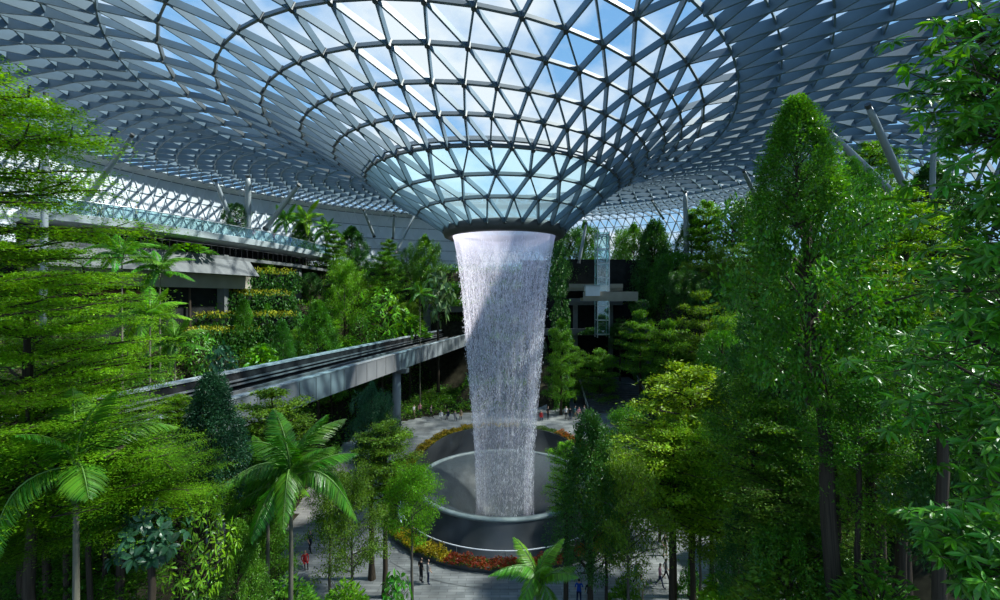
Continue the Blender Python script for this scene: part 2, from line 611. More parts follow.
def build_roof():
    P, O = [], []
    off = 0.0
    prev = None
    for i, (cx, cy, r, h, tx, ty, n) in enumerate(RINGS):
        if prev is not None:
            off = off * 2 if n != prev else off + 0.5
        prev = n
        a = 2 * PI * (np.arange(n) + off) / n
        O.append(off)
        P.append(np.stack([cx + r * np.cos(a), cy + r * np.sin(a), EYE + h + tx * r * np.cos(a) + ty * r * np.sin(a)], 1))
    base = np.cumsum([0] + [len(p) for p in P])
    V = np.concatenate(P)
    tris, tring = [], []
    ring_edges = [[] for _ in P]
    diag = []
    for i, p in enumerate(P):
        n = len(p)
        for j in range(n):
            ring_edges[i].append((base[i] + j, base[i] + (j + 1) % n))
    for i in range(len(P) - 1):
        n, m = len(P[i]), len(P[i + 1])
        A, B = base[i], base[i + 1]
        for j in range(n):
            j2 = (j + 1) % n
            if n == m:      # next ring is turned half a step on
                b0, b1 = B + j, B + (j + 1) % m
                diag += [(A + j, b0), (A + j2, b0)]
                T = [(A + j, A + j2, b0), (b0, A + j2, b1)]
            else:
                k0, k1, k2 = B + 2 * j, B + 2 * j + 1, B + (2 * j + 2) % m
                diag += [(A + j, k0), (A + j, k1), (A + j2, k1)]
                T = [(A + j, k1, k0), (A + j, A + j2, k1), (A + j2, k2, k1)]
            tris += T
            tring += [i] * len(T)
    T = np.array(tris)
    # make every triangle face up and out
    c = V[T].mean(1)
    nn = np.cross(V[T[:, 1]] - V[T[:, 0]], V[T[:, 2]] - V[T[:, 0]])
    nn = unit(nn)
    tr = np.array(tring)
    ref = np.zeros_like(nn)
    for k in range(len(T)):
        i = tr[k]
        rad = np.array([c[k][0] - AX, c[k][1] - AY, 0])
        rad /= np.linalg.norm(rad)
        r0, r1 = RINGS[i], RINGS[i + 1]
        dr, dh = r1[2] - r0[2], r1[3] - r0[3]
        ref[k] = np.array([-dh * rad[0], -dh * rad[1], dr])
    flip = (nn * ref).sum(1) < 0
    T[flip] = T[flip][:, [0, 2, 1]]
    nn[flip] *= -1
    vn = np.zeros_like(V)
    for k in range(3):
        np.add.at(vn, T[:, k], nn)
    vn = unit(vn)
    root = empty('ceiling', (0, 0, 0))
    tag(root, 'sweeping funnel-shaped roof of triangular glass panes on a steel grid', 'roof', kind='structure')
    # panes: clear, fritted around the funnel's throat, white shading panels low on the west side
    ang = np.degrees(np.arctan2(c[:, 1] - AY, c[:, 0] - AX)) % 360
    shade = (tr >= 19) & (ang > 95) & (ang < 226)
    wet = (tr <= 2)
    shrink = lambda tri: tri
    def sub(mask):
        t = T[mask]
        u, inv = np.unique(t, return_inverse=True)
        return V[u] + vn[u] * 0.02, inv.reshape(-1, 3)
    for mask, nm, mat in ((~shade & ~wet, 'roof_glazing', M['glass']), (wet, 'throat_glazing', M['glass_wet']), (shade, 'shading_panel', M['shade_panel'])):
        v, f = sub(mask)
        o = link(nm, mesh_np(nm, v, [f], mat), root)
        if nm == 'throat_glazing':
            tag(o, 'pale cyan fritted glass panes')
        if nm == 'shading_panel':
            tag(o, 'white opaque shading panels')

    def beams(E, w, d0, d1):
        E = np.array(E)
        p, q = V[E[:, 0]], V[E[:, 1]]
        up = unit(vn[E[:, 0]] + vn[E[:, 1]])
        d = unit(q - p)
        s = unit(np.cross(d, up)) * (w / 2)
        a, b = -up * d0, -up * d1
        v = np.stack([p - s + a, p + s + a, q + s + a, q - s + a, p - s + b, p + s + b, q + s + b, q - s + b], 1).reshape(-1, 3)
        k = np.arange(len(E))[:, None] * 8
        f = np.concatenate([k + np.array([x]) for x in ([0, 1, 2, 3], [7, 6, 5, 4], [0, 4, 5, 1], [1, 5, 6, 2], [2, 6, 7, 3], [3, 7, 4, 0])])
        return v, f
    for i, E in enumerate(ring_edges):
        dep = 0.34 if i < 9 else 0.5 if i < 17 else 0.16 if i < 20 else 0.06
        v, f = beams(E, 0.15 if i < 10 else 0.11, -0.02, dep)
        if i == 3:
            v2, f2 = beams(E, 0.13, 0.0, 0.5)
            v2 = v2 + np.array([0, 0, 0.55])
            f = np.concatenate([f, f2 + len(v)])
            v = np.concatenate([v, v2])
        link('ring_beam', mesh_np('ring_beam', v, [f], M['ring'] if i < 9 else M['beam']), root)
    E = np.array(diag)
    lo = E[:, 0] < base[9]
    v, f = beams(E[lo], 0.12, -0.01, 0.5)
    link('lattice_beam', mesh_np('lattice_beam', v, [f], M['beam']), root)['kind'] = 'stuff'
    # shallow bars behind the shading panels, deep blades elsewhere
    mid = (V[E[:, 0]] + V[E[:, 1]]) / 2
    ea = np.degrees(np.arctan2(mid[:, 1] - AY, mid[:, 0] - AX)) % 360
    flat = (E[:, 0] >= base[19]) & (ea > 95) & (ea < 226)
    v, f = beams(E[flat], 0.1, -0.01, 0.1)
    link('panel_bar', mesh_np('panel_bar', v, [f], M['shade_panel']), root)['kind'] = 'stuff'
    rim = ~lo & ~flat & (E[:, 0] >= base[15])
    v, f = beams(E[rim], 0.11, -0.01, 0.45)
    link('lattice_beam', mesh_np('lattice_beam', v, [f], M['beam']), root)['kind'] = 'stuff'
    lo = lo | flat | rim
    v, f = beams(E[~lo], 0.11, -0.01, 0.8)
    link('lattice_beam', mesh_np('lattice_beam', v, [f], M['beam']), root)['kind'] = 'stuff'
    # cast nodes
    sel = np.arange(base[9])
    k = 8
    aa = 2 * PI * np.arange(k) / k
    up = vn[sel]
    ux = unit(np.cross(up, np.array([0.3, 0.7, 0.2])))
    uy = np.cross(up, ux)
    rr = np.where(sel < base[3], 0.13, 0.17)[:, None, None]
    ringv = (ux[:, None, :] * np.cos(aa)[None, :, None] + uy[:, None, :] * np.sin(aa)[None, :, None]) * rr
    top = V[sel][:, None, :] + ringv + up[:, None, :] * 0.05
    bot = V[sel][:, None, :] + ringv - up[:, None, :] * 0.54
    v = np.concatenate([top, bot], 1).reshape(-1, 3)
    b = np.arange(len(sel))[:, None] * 16
    q = np.concatenate([b + np.array([[j, (j + 1) % k, k + (j + 1) % k, k + j]]) for j in range(k)])
    q2 = np.concatenate([b + np.array([[15, 14, 13, 8]]), b + np.array([[13, 12, 9, 8]]), b + np.array([[12, 11, 10, 9]])])
    link('node', mesh_np('node', v, [q, q2], M['node']), root)['kind'] = 'stuff'
    # grey collar around the oculus
    mb = MB()
    mb.lathe([(5.05, 6.1), (5.45, 5.95), (5.8, 6.1), (5.95, 6.5), (5.9, 6.95), (5.6, 7.15), (5.3, 7.0), (5.1, 6.7), (5.05, 6.1)], 96, (AX, AY, EYE))
    o = mb.build('collar', M['collar'], root, True)
    tag(o, 'dark bronze collar the water pours from')


build_roof()


def roof_height(x, y):
    """height of the roof over a point, from the ring table"""
    best = None
    for i in range(len(RINGS)):
        cx, cy, r, h, tx, ty, n = RINGS[i]
        rr = math.hypot(x - cx, y - cy)
        if best is not None and best[0] <= 0 <= rr - r or i == len(RINGS) - 1:
            pass
        if rr < r and best is not None:
            p = RINGS[i - 1]
            r0 = math.hypot(x - p[0], y - p[1]) - p[2]
            r1 = r - rr
            t = r0 / max(1e-6, r0 + r1)
            f = lambda q: EYE + q[3] + q[4] * (x - q[0]) + q[5] * (y - q[1])
            return f(p) * (1 - t) + f(RINGS[i]) * t
        best = (rr - r,)
    return EYE + RINGS[-1][3]


# ------------------------------------------------------------------ roof columns
def column(p, q, r0, label, vertical=False):
    p, q = Vector(p), Vector(q)
    root = empty('roof_column', p)
    tag(root, label, 'column', 'tubular steel columns under the roof')
    d = q - p
    mb = MB()
    r0 *= 0.66
    mb.tube([(0, 0, 0), d * 0.12, d * 0.5, d * 0.9, d], [r0 * .8, r0, r0 * 1.02, r0 * .9, r0 * .7], 14)
    mb.build('shaft', M['column'], root, True)
    mb = MB()
    u = d.normalized()
    mb.tube([d, d + u * 0.35], [r0 * .7, r0 * .8], 12)
    mb.build('head', M['node'], root)
    mb = MB()
    mb.tube([-u * 0.2, u * 0.25], [r0 * 1.3, r0 * .9], 12)
    mb.build('base', M['node'], root)
    return root


def col_px(b, t, d0, d1, r, label):
    p = at(b[0], b[1], d0)
    q = at(t[0], t[1], d1)
    q.z = min(q.z, roof_height(q.x, q.y) - 0.8)
    column(p, q, r, label)


col_px((43, 330), (46, 98), 31, 31, 0.3, 'upright grey steel column rising behind the feathery tree at the left')
col_px((76, 215), (131, 137), 46, 44, 0.38, 'leaning grey steel column above the west end of the glass-railed walkway')
col_px((238, 236), (216, 182), 63, 60, 0.42, 'grey column leaning left from the glass-railed walkway, beside a bush')
col_px((248, 240), (248, 178), 64, 62, 0.62, 'upright grey column standing on the glass-railed walkway')
col_px((266, 228), (298, 186), 66, 62, 0.5, 'grey column leaning right from the glass-railed walkway')
col_px((374, 236), (364, 211), 88, 84, 0.38, 'short pale column leaning left above the trees behind the track bridge')
col_px((393, 238), (394, 216), 88, 86, 0.34, 'short upright column above the trees left of the waterfall')
col_px((396, 252), (417, 210), 80, 82, 0.36, 'thin column leaning toward the funnel left of the waterfall')
col_px((579, 262), (586, 225), 70, 70, 0.36, 'thin column leaning right just beside the top of the waterfall')
col_px((687, 262), (685, 193), 76, 74, 0.6, 'upright steel column behind the trees right of the glass lift tower')
col_px((663, 218), (652, 200), 82, 80, 0.3, 'short thin column leaning left above the dark trees')
col_px((704, 234), (714, 202), 78, 77, 0.3, 'thin slanting column beside the slender fan palm')
col_px((760, 205), (744, 172), 60, 56, 0.4, 'short column leaning left beside the tall conical tree')
col_px((903, 203), (830, 133), 34, 32, 0.36, 'long grey column leaning left behind the tall conical tree')
col_px((908, 196), (869, 108), 38, 34, 0.4, 'grey column leaning left, highest of the pair right of the conical tree')
col_px((932, 200), (934, 128), 44, 43, 0.34, 'thin upright column half hidden by leaves near the right edge')
col_px((1012, 74), (976, 34), 30, 28, 0.36, 'grey column leaning left above the long-leaved tree at the right')

# ------------------------------------------------------------------ waterfall and basin
def fall_r(z):
    return np.interp(z, [-1, 2, 5.3, 9, 12.7, 16.5, 20, 22.4, 24.5, 26.3], [2.62, 2.66, 2.78, 3.05, 3.4, 3.72, 4.03, 4.3, 4.62, 5.0])


def build_water():
    root = empty('waterfall', (AX, AY, 0))
    tag(root, 'tall white indoor waterfall pouring from the roof collar into the round basin', 'waterfall')
    prof = []
    for k in range(61):
        z = 26.3 - 27.3 * k / 60
        fall = (26.3 - z) / 27.3
        prof.append((fall_r(z), z))
    for nm, mat, sc, lab in (('water_curtain', M['water_a'], 1.0, 'outer curtain of falling water'), ('inner_water_curtain', M['water_b'], 0.9, 'inner curtain of falling water')):
        mb = MB()
        n = 160
        v, q = [], []
        for k in range(n):
            a = 2 * PI * k / n
            for (r, z) in prof:
                f = (26.3 - z) / 27.3
                w = 1 + f * 0.07 * math.sin(a * 9 + 2) + f * 0.05 * math.sin(a * 23 + sc * 9)
                v.append((r * sc * w * math.cos(a), r * sc * w * math.sin(a), z))
        L = len(prof)
        for k in range(n):
            k2 = (k + 1) % n
            for i in range(L - 1):
                q.append([k * L + i, k2 * L + i, k2 * L + i + 1, k * L + i + 1])
        mb.add(v, q)
        tag(mb.build(nm, mat, root, True), lab)
    # droplets
    n = 9000
    z = RG.uniform(0.0, 24.5, n)
    fall = (26.3 - z) / 27.3
    r = fall_r(z) * (1 + RG.normal(0, 0.035, n))
    a = RG.uniform(0, 2 * PI, n)
    c = np.stack([r * np.cos(a), r * np.sin(a), z], 1)
    L = RG.uniform(0.08, 0.22, n) * (1 + fall)
    w = RG.uniform(0.012, 0.028, n)
    off = np.array([[0, 0, .5], [1, 0, 0], [-.5, .87, 0], [-.5, -.87, 0], [0, 0, -.5]])
    v = c[:, None, :] + off[None] * np.stack([w, w, L], 1)[:, None, :]
    b = np.arange(n)[:, None] * 5
    t = np.concatenate([b + np.array([x]) for x in ([0, 1, 2], [0, 2, 3], [0, 3, 1], [4, 2, 1], [4, 3, 2], [4, 1, 3])])
    o = link('droplets', mesh_np('droplets', v.reshape(-1, 3), [t], M['drop']), root)
    o['kind'] = 'stuff'

    mm, mnt, mout = new_mat('mist')
    vol = N(mnt, 'ShaderNodeVolumeScatter')
    vol.inputs['Color'].default_value = (0.9, 0.95, 1, 1)
    vol.inputs['Density'].default_value = 0.022
    vol.inputs['Anisotropy'].default_value = 0.2
    mnt.links.new(vol.outputs[0], mout.inputs['Volume'])
    mb = MB()
    mb.lathe([(0.0, 0.2), (3.0, 0.2), (5.2, 1.4), (7.9, 2.6), (8.0, 2.9), (6.6, 3.6), (4.6, 5.2), (3.4, 8.5), (2.0, 10.5), (0.0, 11)], 64)
    mo = mb.build('mist', mm, root, True)
    mo['kind'] = 'stuff'
    tag(mo, 'thin mist hanging over the basin')

    b = empty('fountain_basin', (AX, AY, 0))
    tag(b, 'round dark fountain basin under the waterfall with a pale wet rim', 'basin')
    mb = MB()
    mb.lathe([(8.62, 2.5), (9.5, -0.6), (9.7, -0.6), (9.75, -1.6)], 128)
    mb.build('outer_wall', M['basin_wall'], b, True)
    mb = MB()
    mb.lathe([(8.18, 2.42), (8.2, 2.62), (8.45, 2.68), (8.68, 2.6), (8.7, 2.42), (8.6, 2.36), (8.18, 2.42)], 128)
    tag(mb.build('rim', M['rim'], b, True), 'pale wet rim')
    mb = MB()
    mb.lathe([(8.3, 2.5), (7.4, 2.28), (6.2, 1.6), (5.0, 0.6), (4.0, -0.7), (3.3, -2.2), (0.01, -2.4)], 128)
    tag(mb.build('water_bowl', M['basin_water'], b, True), 'grey rippled water sliding down the bowl')
    mb = MB()
    n = 128
    pts = [(9.9 * math.cos(2 * PI * k / n), 9.9 * math.sin(2 * PI * k / n), 0.85) for k in range(n + 1)]
    mb.tube(pts, 0.05, 6, False)
    hr = mb.build('guard_rail', M['white'], b, True)
    tag(hr, 'thin white rail around the basin')
    mb = MB()
    for k in range(0, n, 8):
        a = 2 * PI * k / n
        mb.tube([(9.9 * math.cos(a), 9.9 * math.sin(a), -0.8), (9.9 * math.cos(a), 9.9 * math.sin(a), 0.85)], 0.025, 6)
    mb.build('rail_posts', M['steel'], hr)['kind'] = 'stuff'

    # planter ring following the ground from the low front to the high back
    p = empty('planter_ring', (AX, AY, 0))
    tag(p, 'curved stone planter ring around the fountain basin', 'planter')
    n = 160
    def hp(a, r=11.4):
        return ground(AX + r * math.cos(a), AY + r * math.sin(a))
    mb = MB()
    v, q = [], []
    for k in range(n):
        a = 2 * PI * k / n
        h = hp(a)
        for (r, z) in ((10.15, -1.6), (10.15, h + .42), (10.32, h + .42), (10.32, h + .2), (11.3, h + .2), (11.3, h + .42), (11.45, h + .42), (11.45, h - 1.0)):
            v.append((r * math.cos(a), r * math.sin(a), z))
    for k in range(n):
        k2 = (k + 1) % n
        for i in range(7):
            if i == 3:
                continue
            q.append([k * 8 + i, k2 * 8 + i, k2 * 8 + i + 1, k * 8 + i + 1])
    mb.add(v, q)
    mb.build('wall', M['basin_wall'], p)
    mb = MB()
    v, q = [], []
    for k in range(n):
        a = 2 * PI * k / n
        h = hp(a)
        for r in (10.32, 11.3):
            v.append((r * math.cos(a), r * math.sin(a), h + .3))
    for k in range(n):
        k2 = (k + 1) % n
        q.append([k * 2, k2 * 2, k2 * 2 + 1, k * 2 + 1])
    mb.add(v, q)
    mb.build('soil', M['soil'], p)

    def flowers(nm, a0, a1, cnt, col, label, hgt, leafy):
        L = Leaves()
        a = np.radians(RG.uniform(a0, a1, cnt))
        r = RG.uniform(10.25, 11.6, cnt)
        g = np.array([hp(t) for t in a])
        lump = 0.6 + 0.4 * np.sin(a * 40) * np.cos(a * 17)
        z = g + 0.3 + hgt * RG.uniform(0.25, 1, cnt) * lump
        c = np.stack([AX + r * np.cos(a), AY + r * np.sin(a), z], 1)
        d = RG.normal(size=(cnt, 3))
        d[:, 2] = np.abs(d[:, 2]) * 0.8
        L.add(c, d, RG.normal(size=(cnt, 3)) + np.array([0, 0, 1.2]), RG.uniform(.1, .22, cnt), RG.uniform(.07, .13, cnt))
        o = link(nm, L.mesh(nm, M['leaf']))
        o.color = (*col, 1)
        tag(o, label, 'flowers', kind='stuff')
    flowers('red_flowers', 245, 300, 3600, (0.26, 0.05, 0.015), 'low red-orange flowers in the planter ring in front of the basin', 0.55, 0)
    flowers('yellow_flowers', 80, 178, 6500, (0.36, 0.27, 0.015), 'yellow flowers along the back left of the basin planter', 0.6, 0)
    flowers('yellow_flowers', 212, 246, 2600, (0.38, 0.31, 0.01), 'taller yellow flowers at the front left of the basin planter', 0.95, 0)
    flowers('orange_flowers', 300, 415, 5000, (0.42, 0.15, 0.02), 'orange and yellow flowers along the right of the basin planter', 0.6, 0)
    flowers('planter_leaves', 0, 360, 16000, (0.07, 0.15, 0.02), 'low green leaves between the flowers of the basin planter', 0.4, 1)


build_water()

# ------------------------------------------------------------------ track bridge
def build_bridge():
    root = empty('track_bridge', (0, 0, 0))
    tag(root, 'grey elevated train track bridge crossing left of the waterfall', 'bridge')
    ys = np.linspace(9, 84, 40)
    near = [Vector((-14.5 + 0.2 * (y - 34.2), y, 14.0)) for y in ys]
    nrm = Vector((1, -0.2, 0)).normalized()
    off = lambda s: [p - nrm * s for p in near]
    mb = MB()
    mb.sweep(near, [(-0.28, 0.12), (0.05, 0.12), (0.05, -1.75), (-0.28, -1.75)])
    g = mb.build('near_girder', M['girder'], root)
    mb = MB()
    for i in range(0, 75, 2):
        y = 9.5 + i
        p = Vector((-14.5 + 0.2 * (y - 34.2), y, 13.15)) + nrm * 0.055
        mb.box(p, (0.03, 0.03, 1.7), -0.2)
    mb.build('panel_joints', M['charcoal'], g)['kind'] = 'stuff'
    mb = MB()
    mb.sweep(off(0.14), [(-0.2, 0.2), (0.24, 0.2), (0.24, 0.1), (-0.2, 0.1)])
    mb.build('near_coping', M['pale'], root)
    mb = MB()
    mb.sweep(off(2.3), [(-2.1, -0.7), (2.1, -0.7), (1.6, -1.9), (-1.6, -1.9)])
    mb.build('deck', M['charcoal'], root)
    for s in (1.15, 2.3, 3.3):
        mb = MB()
        mb.sweep(off(s), [(-0.13, -0.3), (0.13, -0.3), (0.13, -0.72), (-0.13, -0.72)])
        mb.build('running_rail', M['steel'] if s == 2.3 else M['concrete'], root)
    mb = MB()
    mb.sweep(off(4.5), [(-0.3, 0.75), (0.12, 0.75), (0.12, -1.4), (-0.3, -1.4)])
    mb.build('far_parapet', M['charcoal'], root)
    mb = MB()
    mb.sweep(off(4.5), [(-0.4, 0.9), (0.2, 0.9), (0.2, 0.75), (-0.4, 0.75)])
    mb.build('far_coping', M['pale'], root)
    mb = MB()
    mb.sweep(off(4.2), [(-0.06, 0.25), (0.06, 0.25), (0.06, 0.13), (-0.06, 0.13)])
    mb.sweep(off(4.2), [(-0.06, -0.05), (0.06, -0.05), (0.06, -0.17), (-0.06, -0.17)])
    mb.build('power_rail', M['steel'], root)
    mb = MB()
    for i in range(0, 74, 1):
        y = 9.5 + i
        c = Vector((-14.5 + 0.2 * (y - 34.2), y, 13.36)) - nrm * 2.3
        mb.box(c, (3.4, 0.25, 0.14), -0.2)
    mb.build('sleepers', M['charcoal'], root)['kind'] = 'stuff'
    for y in (27.0, 52.0):
        x = -14.5 + 0.2 * (y - 34.2) - 0.75
        mb = MB()
        g0 = ground(x, y)
        mb.tube([(x, y, g0 - 0.2), (x, y, 12.2)], 0.48, 20)
        mb.build('pier', M['girder'], root, True)
        mb = MB()
        mb.box((x, y, 12.05), (2.6, 1.0, 0.5), -0.2)
        mb.build('pier_cap', M['concrete'], root)


build_bridge()

# ------------------------------------------------------------------ back facades
def build_back():
    # tunnel mouth where the bridge meets the back terrace
    root = empty('wall_tunnel', (-7.3, 80, 0))
    tag(root, 'grey concrete tunnel portal at the far end of the track bridge', 'wall', kind='structure')
    mb = MB()
    mb.box((-5.2, 0, 14.5), (1.2, 3, 7))
    mb.box((4.2, 0, 14.5), (1.2, 3, 7))
    mb.box((-0.5, 0, 18.6), (10.6, 3.2, 1.3))
    mb.build('portal', M['concrete'], root)
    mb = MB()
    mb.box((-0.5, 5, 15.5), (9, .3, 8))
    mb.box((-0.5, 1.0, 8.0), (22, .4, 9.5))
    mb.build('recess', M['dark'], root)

    # open floors right of the waterfall
    root = empty('wall_back', (16, 78, 0))
    tag(root, 'dark open building floors with planted ledges right of the waterfall', 'wall', kind='structure')
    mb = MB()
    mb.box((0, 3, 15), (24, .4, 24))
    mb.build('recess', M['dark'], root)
    for z, dy in ((9.2, -1.8), (14.4, -1.2), (19.4, -0.4), (21.8, -0.4)):
        mb = MB()
        mb.box((0, dy + 1.5, z), (20 if z < 19 else 9, 4.5, 0.5))
        mb.box((0, dy - 0.8, z + 0.55), (20 if z < 19 else 9, 0.25, 0.7))
        mb.build('floor_slab', M['concrete'] if z < 20 else M['beige'], root)
    mb = MB()
    for x in (-9, -3.2, 2.8, 8.6):
        mb.box((x, 0.2, 12), (0.7, 0.7, 16))
    mb.build('pillar', M['concrete'], root)
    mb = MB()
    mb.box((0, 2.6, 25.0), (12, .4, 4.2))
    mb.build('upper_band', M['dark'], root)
    # lift tower
    t = empty('lift_tower', at(602, 300, 74))
    t.location.z = 14
    t.scale = (0.62, 0.8, 1.03)
    tag(t, 'slim glass lift tower on steel frame above the beige footbridge', 'lift')
    mb = MB()
    for sx in (-1.5, 1.5):
        for sy in (-1.2, 1.2):
            mb.box((sx, sy, 8.2), (.22, .22, 16.4))
    for z in np.arange(0.5, 16.5, 2.2):
        mb.box((0, -1.2, z), (3, .14, .16))
        mb.box((0, 1.2, z), (3, .14, .16))
        mb.box((-1.5, 0, z), (.14, 2.4, .16))
        mb.box((1.5, 0, z), (.14, 2.4, .16))
    mb.build('frame', M['steel'], t)
    mb = MB()
    mb.box((0, -1.22, 8.3), (2.8, .05, 16))
    mb.box((-1.52, 0, 8.3), (.05, 2.3, 16))
    mb.box((1.52, 0, 8.3), (.05, 2.3, 16))
    mb.build('glazing', M['rail_glass'], t)
    mb = MB()
    mb.box((0, 0, 7), (2.2, 1.8, 2.6))
    mb.build('lift_car', M['pale'], t)
    # service box
    b = empty('service_box', at(592, 296, 71))
    tag(b, 'small white box cabinet on the beige footbridge beside the lift tower', 'cabinet')
    mb = MB()
    mb.box((0, 0, 0.75), (2.2, 1.4, 1.5))
    mb.build('body', M['white'], b)
    mb = MB()
    mb.box((0, 0, 1.58), (2.4, 1.6, 0.16))
    mb.build('lid', M['pale'], b)
    f = empty('footbridge', (17.5, 72.0, 0))
    tag(f, 'beige footbridge crossing in front of the lift tower', 'bridge')
    mb = MB()
    mb.box((-0.5, 0, 20.1), (8.4, 2.6, 0.5))
    mb.build('deck', M['beige'], f)
    mb = MB()
    mb.box((-0.5, -1.25, 20.8), (8.4, .2, 1.0))
    mb.build('parapet', M['beige'], f)
    # stair rising at the back of the plaza
    s = empty('plaza_stair', (15.2, 62, 4.3))
    tag(s, 'wide dark stair climbing from the back of the plaza', 'stairs')
    mb = MB()
    for k in range(13):
        mb.box((1.5, 2 + 0.55 * k, 0.1 + 0.22 * k), (9, 0.58, 0.24 + 0.02))
    mb.box((1.5, 2 + .55 * 13 + 2.4, 2.8), (9, 5.2, .4))
    mb.build('tread', M['stair'], s)
    for x in (-3.0, 6.0):
        mb = MB()
        mb.tube([(x, 1.6, 1.0), (x, 9.2, 4.0)], 0.07, 8)
        mb.tube([(x, 1.6, 0.55), (x, 9.2, 3.55)], 0.04, 8)
        for k in range(5):
            mb.tube([(x, 1.8 + 1.8 * k, 0.1 + .71 * k), (x, 1.8 + 1.8 * k, 1.05 + .71 * k)], 0.04, 6)
        mb.build('handrail', M['steel'], s)


build_back()

# ------------------------------------------------------------------ west walkway and floors
def interp(pts, n):
    P = np.array(pts, float)
    t = np.linspace(0, len(P) - 1, n)
    out = []
    for u in t:
        i = min(int(u), len(P) - 2)
        f = u - i
        p0, p1, p2, p3 = P[max(i - 1, 0)], P[i], P[i + 1], P[min(i + 2, len(P) - 1)]
        out.append(0.5 * (2 * p1 + (p2 - p0) * f + (2 * p0 - 5 * p1 + 4 * p2 - p3) * f * f + (3 * p1 - p0 - 3 * p2 + p3) * f ** 3))
    return [Vector(o) for o in out]


WALK = interp([(-41.5, 40, 28), (-38.7, 44, 28), (-36.8, 47, 28), (-34.6, 53, 28), (-32.6, 60, 28), (-31, 68, 28), (-29.8, 76, 27.9), (-29.8, 81, 27.8)], 60)


def build_west():
    root = empty('glass_walkway', (0, 0, 0))
    tag(root, 'curved raised walkway with pale edge and glass balustrade at the upper left', 'walkway')
    mb = MB()
    mb.sweep(WALK, [(-4.2, 0.0), (0.0, 0.0), (0.12, -0.05), (0.0, -0.75), (-1.2, -0.95), (-4.2, -0.9)])
    mb.build('deck', M['pale'], root)
    mb = MB()
    mb.sweep(WALK, [(-0.1, 1.25), (-0.06, 1.25), (-0.06, 0.02), (-0.1, 0.02)])
    mb.build('glass_balustrade', M['rail_glass'], root)
    mb = MB()
    mb.tube([p + Vector((-0.1, 0, 1.3)) for p in WALK], 0.05, 8)
    mb.build('handrail', M['steel'], root, True)
    for k in range(0, 60, 2):
        mb = MB()
        p = WALK[k]
        mb.box((p.x - 0.1, p.y, p.z + 0.62), (0.06, 0.06, 1.25))
        mb.build('post', M['steel'], root)
    # floor under it: slab, concrete upstand, beige soffit wall, dark shopfront
    w = empty('wall_left', (0, 0, 0))
    tag(w, 'layered concrete floors below the glass walkway', 'wall', kind='structure')
    inner = [p + Vector((1.2, -0.6, 0)) for p in WALK]
    mb = MB()
    mb.sweep(inner, [(-6, -2.7), (-0.6, -2.7), (-0.6, -3.1), (-6, -3.1)])
    mb.build('floor_slab', M['concrete'], w)
    mb = MB()
    mb.sweep(inner[:34], [(-0.9, -3.1), (-0.5, -3.1), (1.0, -5.0), (0.6, -5.1)])
    o = mb.build('sloping_upstand', M['concrete'], w)
    mb = MB()
    mb.sweep(inner[:38], [(-1.3, -4.9), (-0.9, -4.9), (-0.9, -6.6), (-1.3, -6.6)])
    mb.build('band', M['beige'], w)
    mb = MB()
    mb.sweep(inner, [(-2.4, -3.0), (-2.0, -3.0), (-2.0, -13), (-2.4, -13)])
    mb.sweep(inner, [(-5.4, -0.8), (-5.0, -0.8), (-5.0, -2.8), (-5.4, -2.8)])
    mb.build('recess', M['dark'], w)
    mb = MB()
    mb.sweep(inner[6:20], [(-2.0, -7.0), (-0.9, -7.3), (-0.9, -7.5), (-2.0, -7.3)])
    tag(mb.build('awning', M['rust'], w), 'red-brown awning')
    for k in (30, 45, 57):
        mb = MB()
        p = inner[k]
        mb.box((p.x - 1.6, p.y, p.z - 6), (0.9, 0.9, 7))
        mb.build('pillar', M['concrete'], w)
    r = empty('mesh_railing', (0, 0, 0))
    tag(r, 'dark railing along the floor below the glass walkway', 'railing')
    mb = MB()
    for p in inner[::1]:
        mb.box((p.x - 0.75, p.y, p.z - 2.15), (0.05, 0.05, 1.1))
    mb.build('post', M['charcoal'], r)['kind'] = 'stuff'
    mb = MB()
    mb.tube([p + Vector((-0.75, 0, -1.6)) for p in inner], 0.05, 6)
    mb.build('top_rail', M['charcoal'], r)


build_west()

# ------------------------------------------------------------------ plants: prototypes
# every crown sits on z = 0 .. 1 with radius 1; trunks run z = 0 .. 1 with radius 1
def rdir(n, rg):
    return unit(rg.normal(size=(n, 3)))


def bark_skeleton(lines, mat, name, A=1.0):
    mb = MB()
    for pts, r0, r1 in lines:
        k = len(pts)
        mb.tube([(p[0], p[1], p[2] * A) for p in pts], [r0 + (r1 - r0) * i / (k - 1) for i in range(k)], 6, False)
    return mb.mesh(name, mat, True)


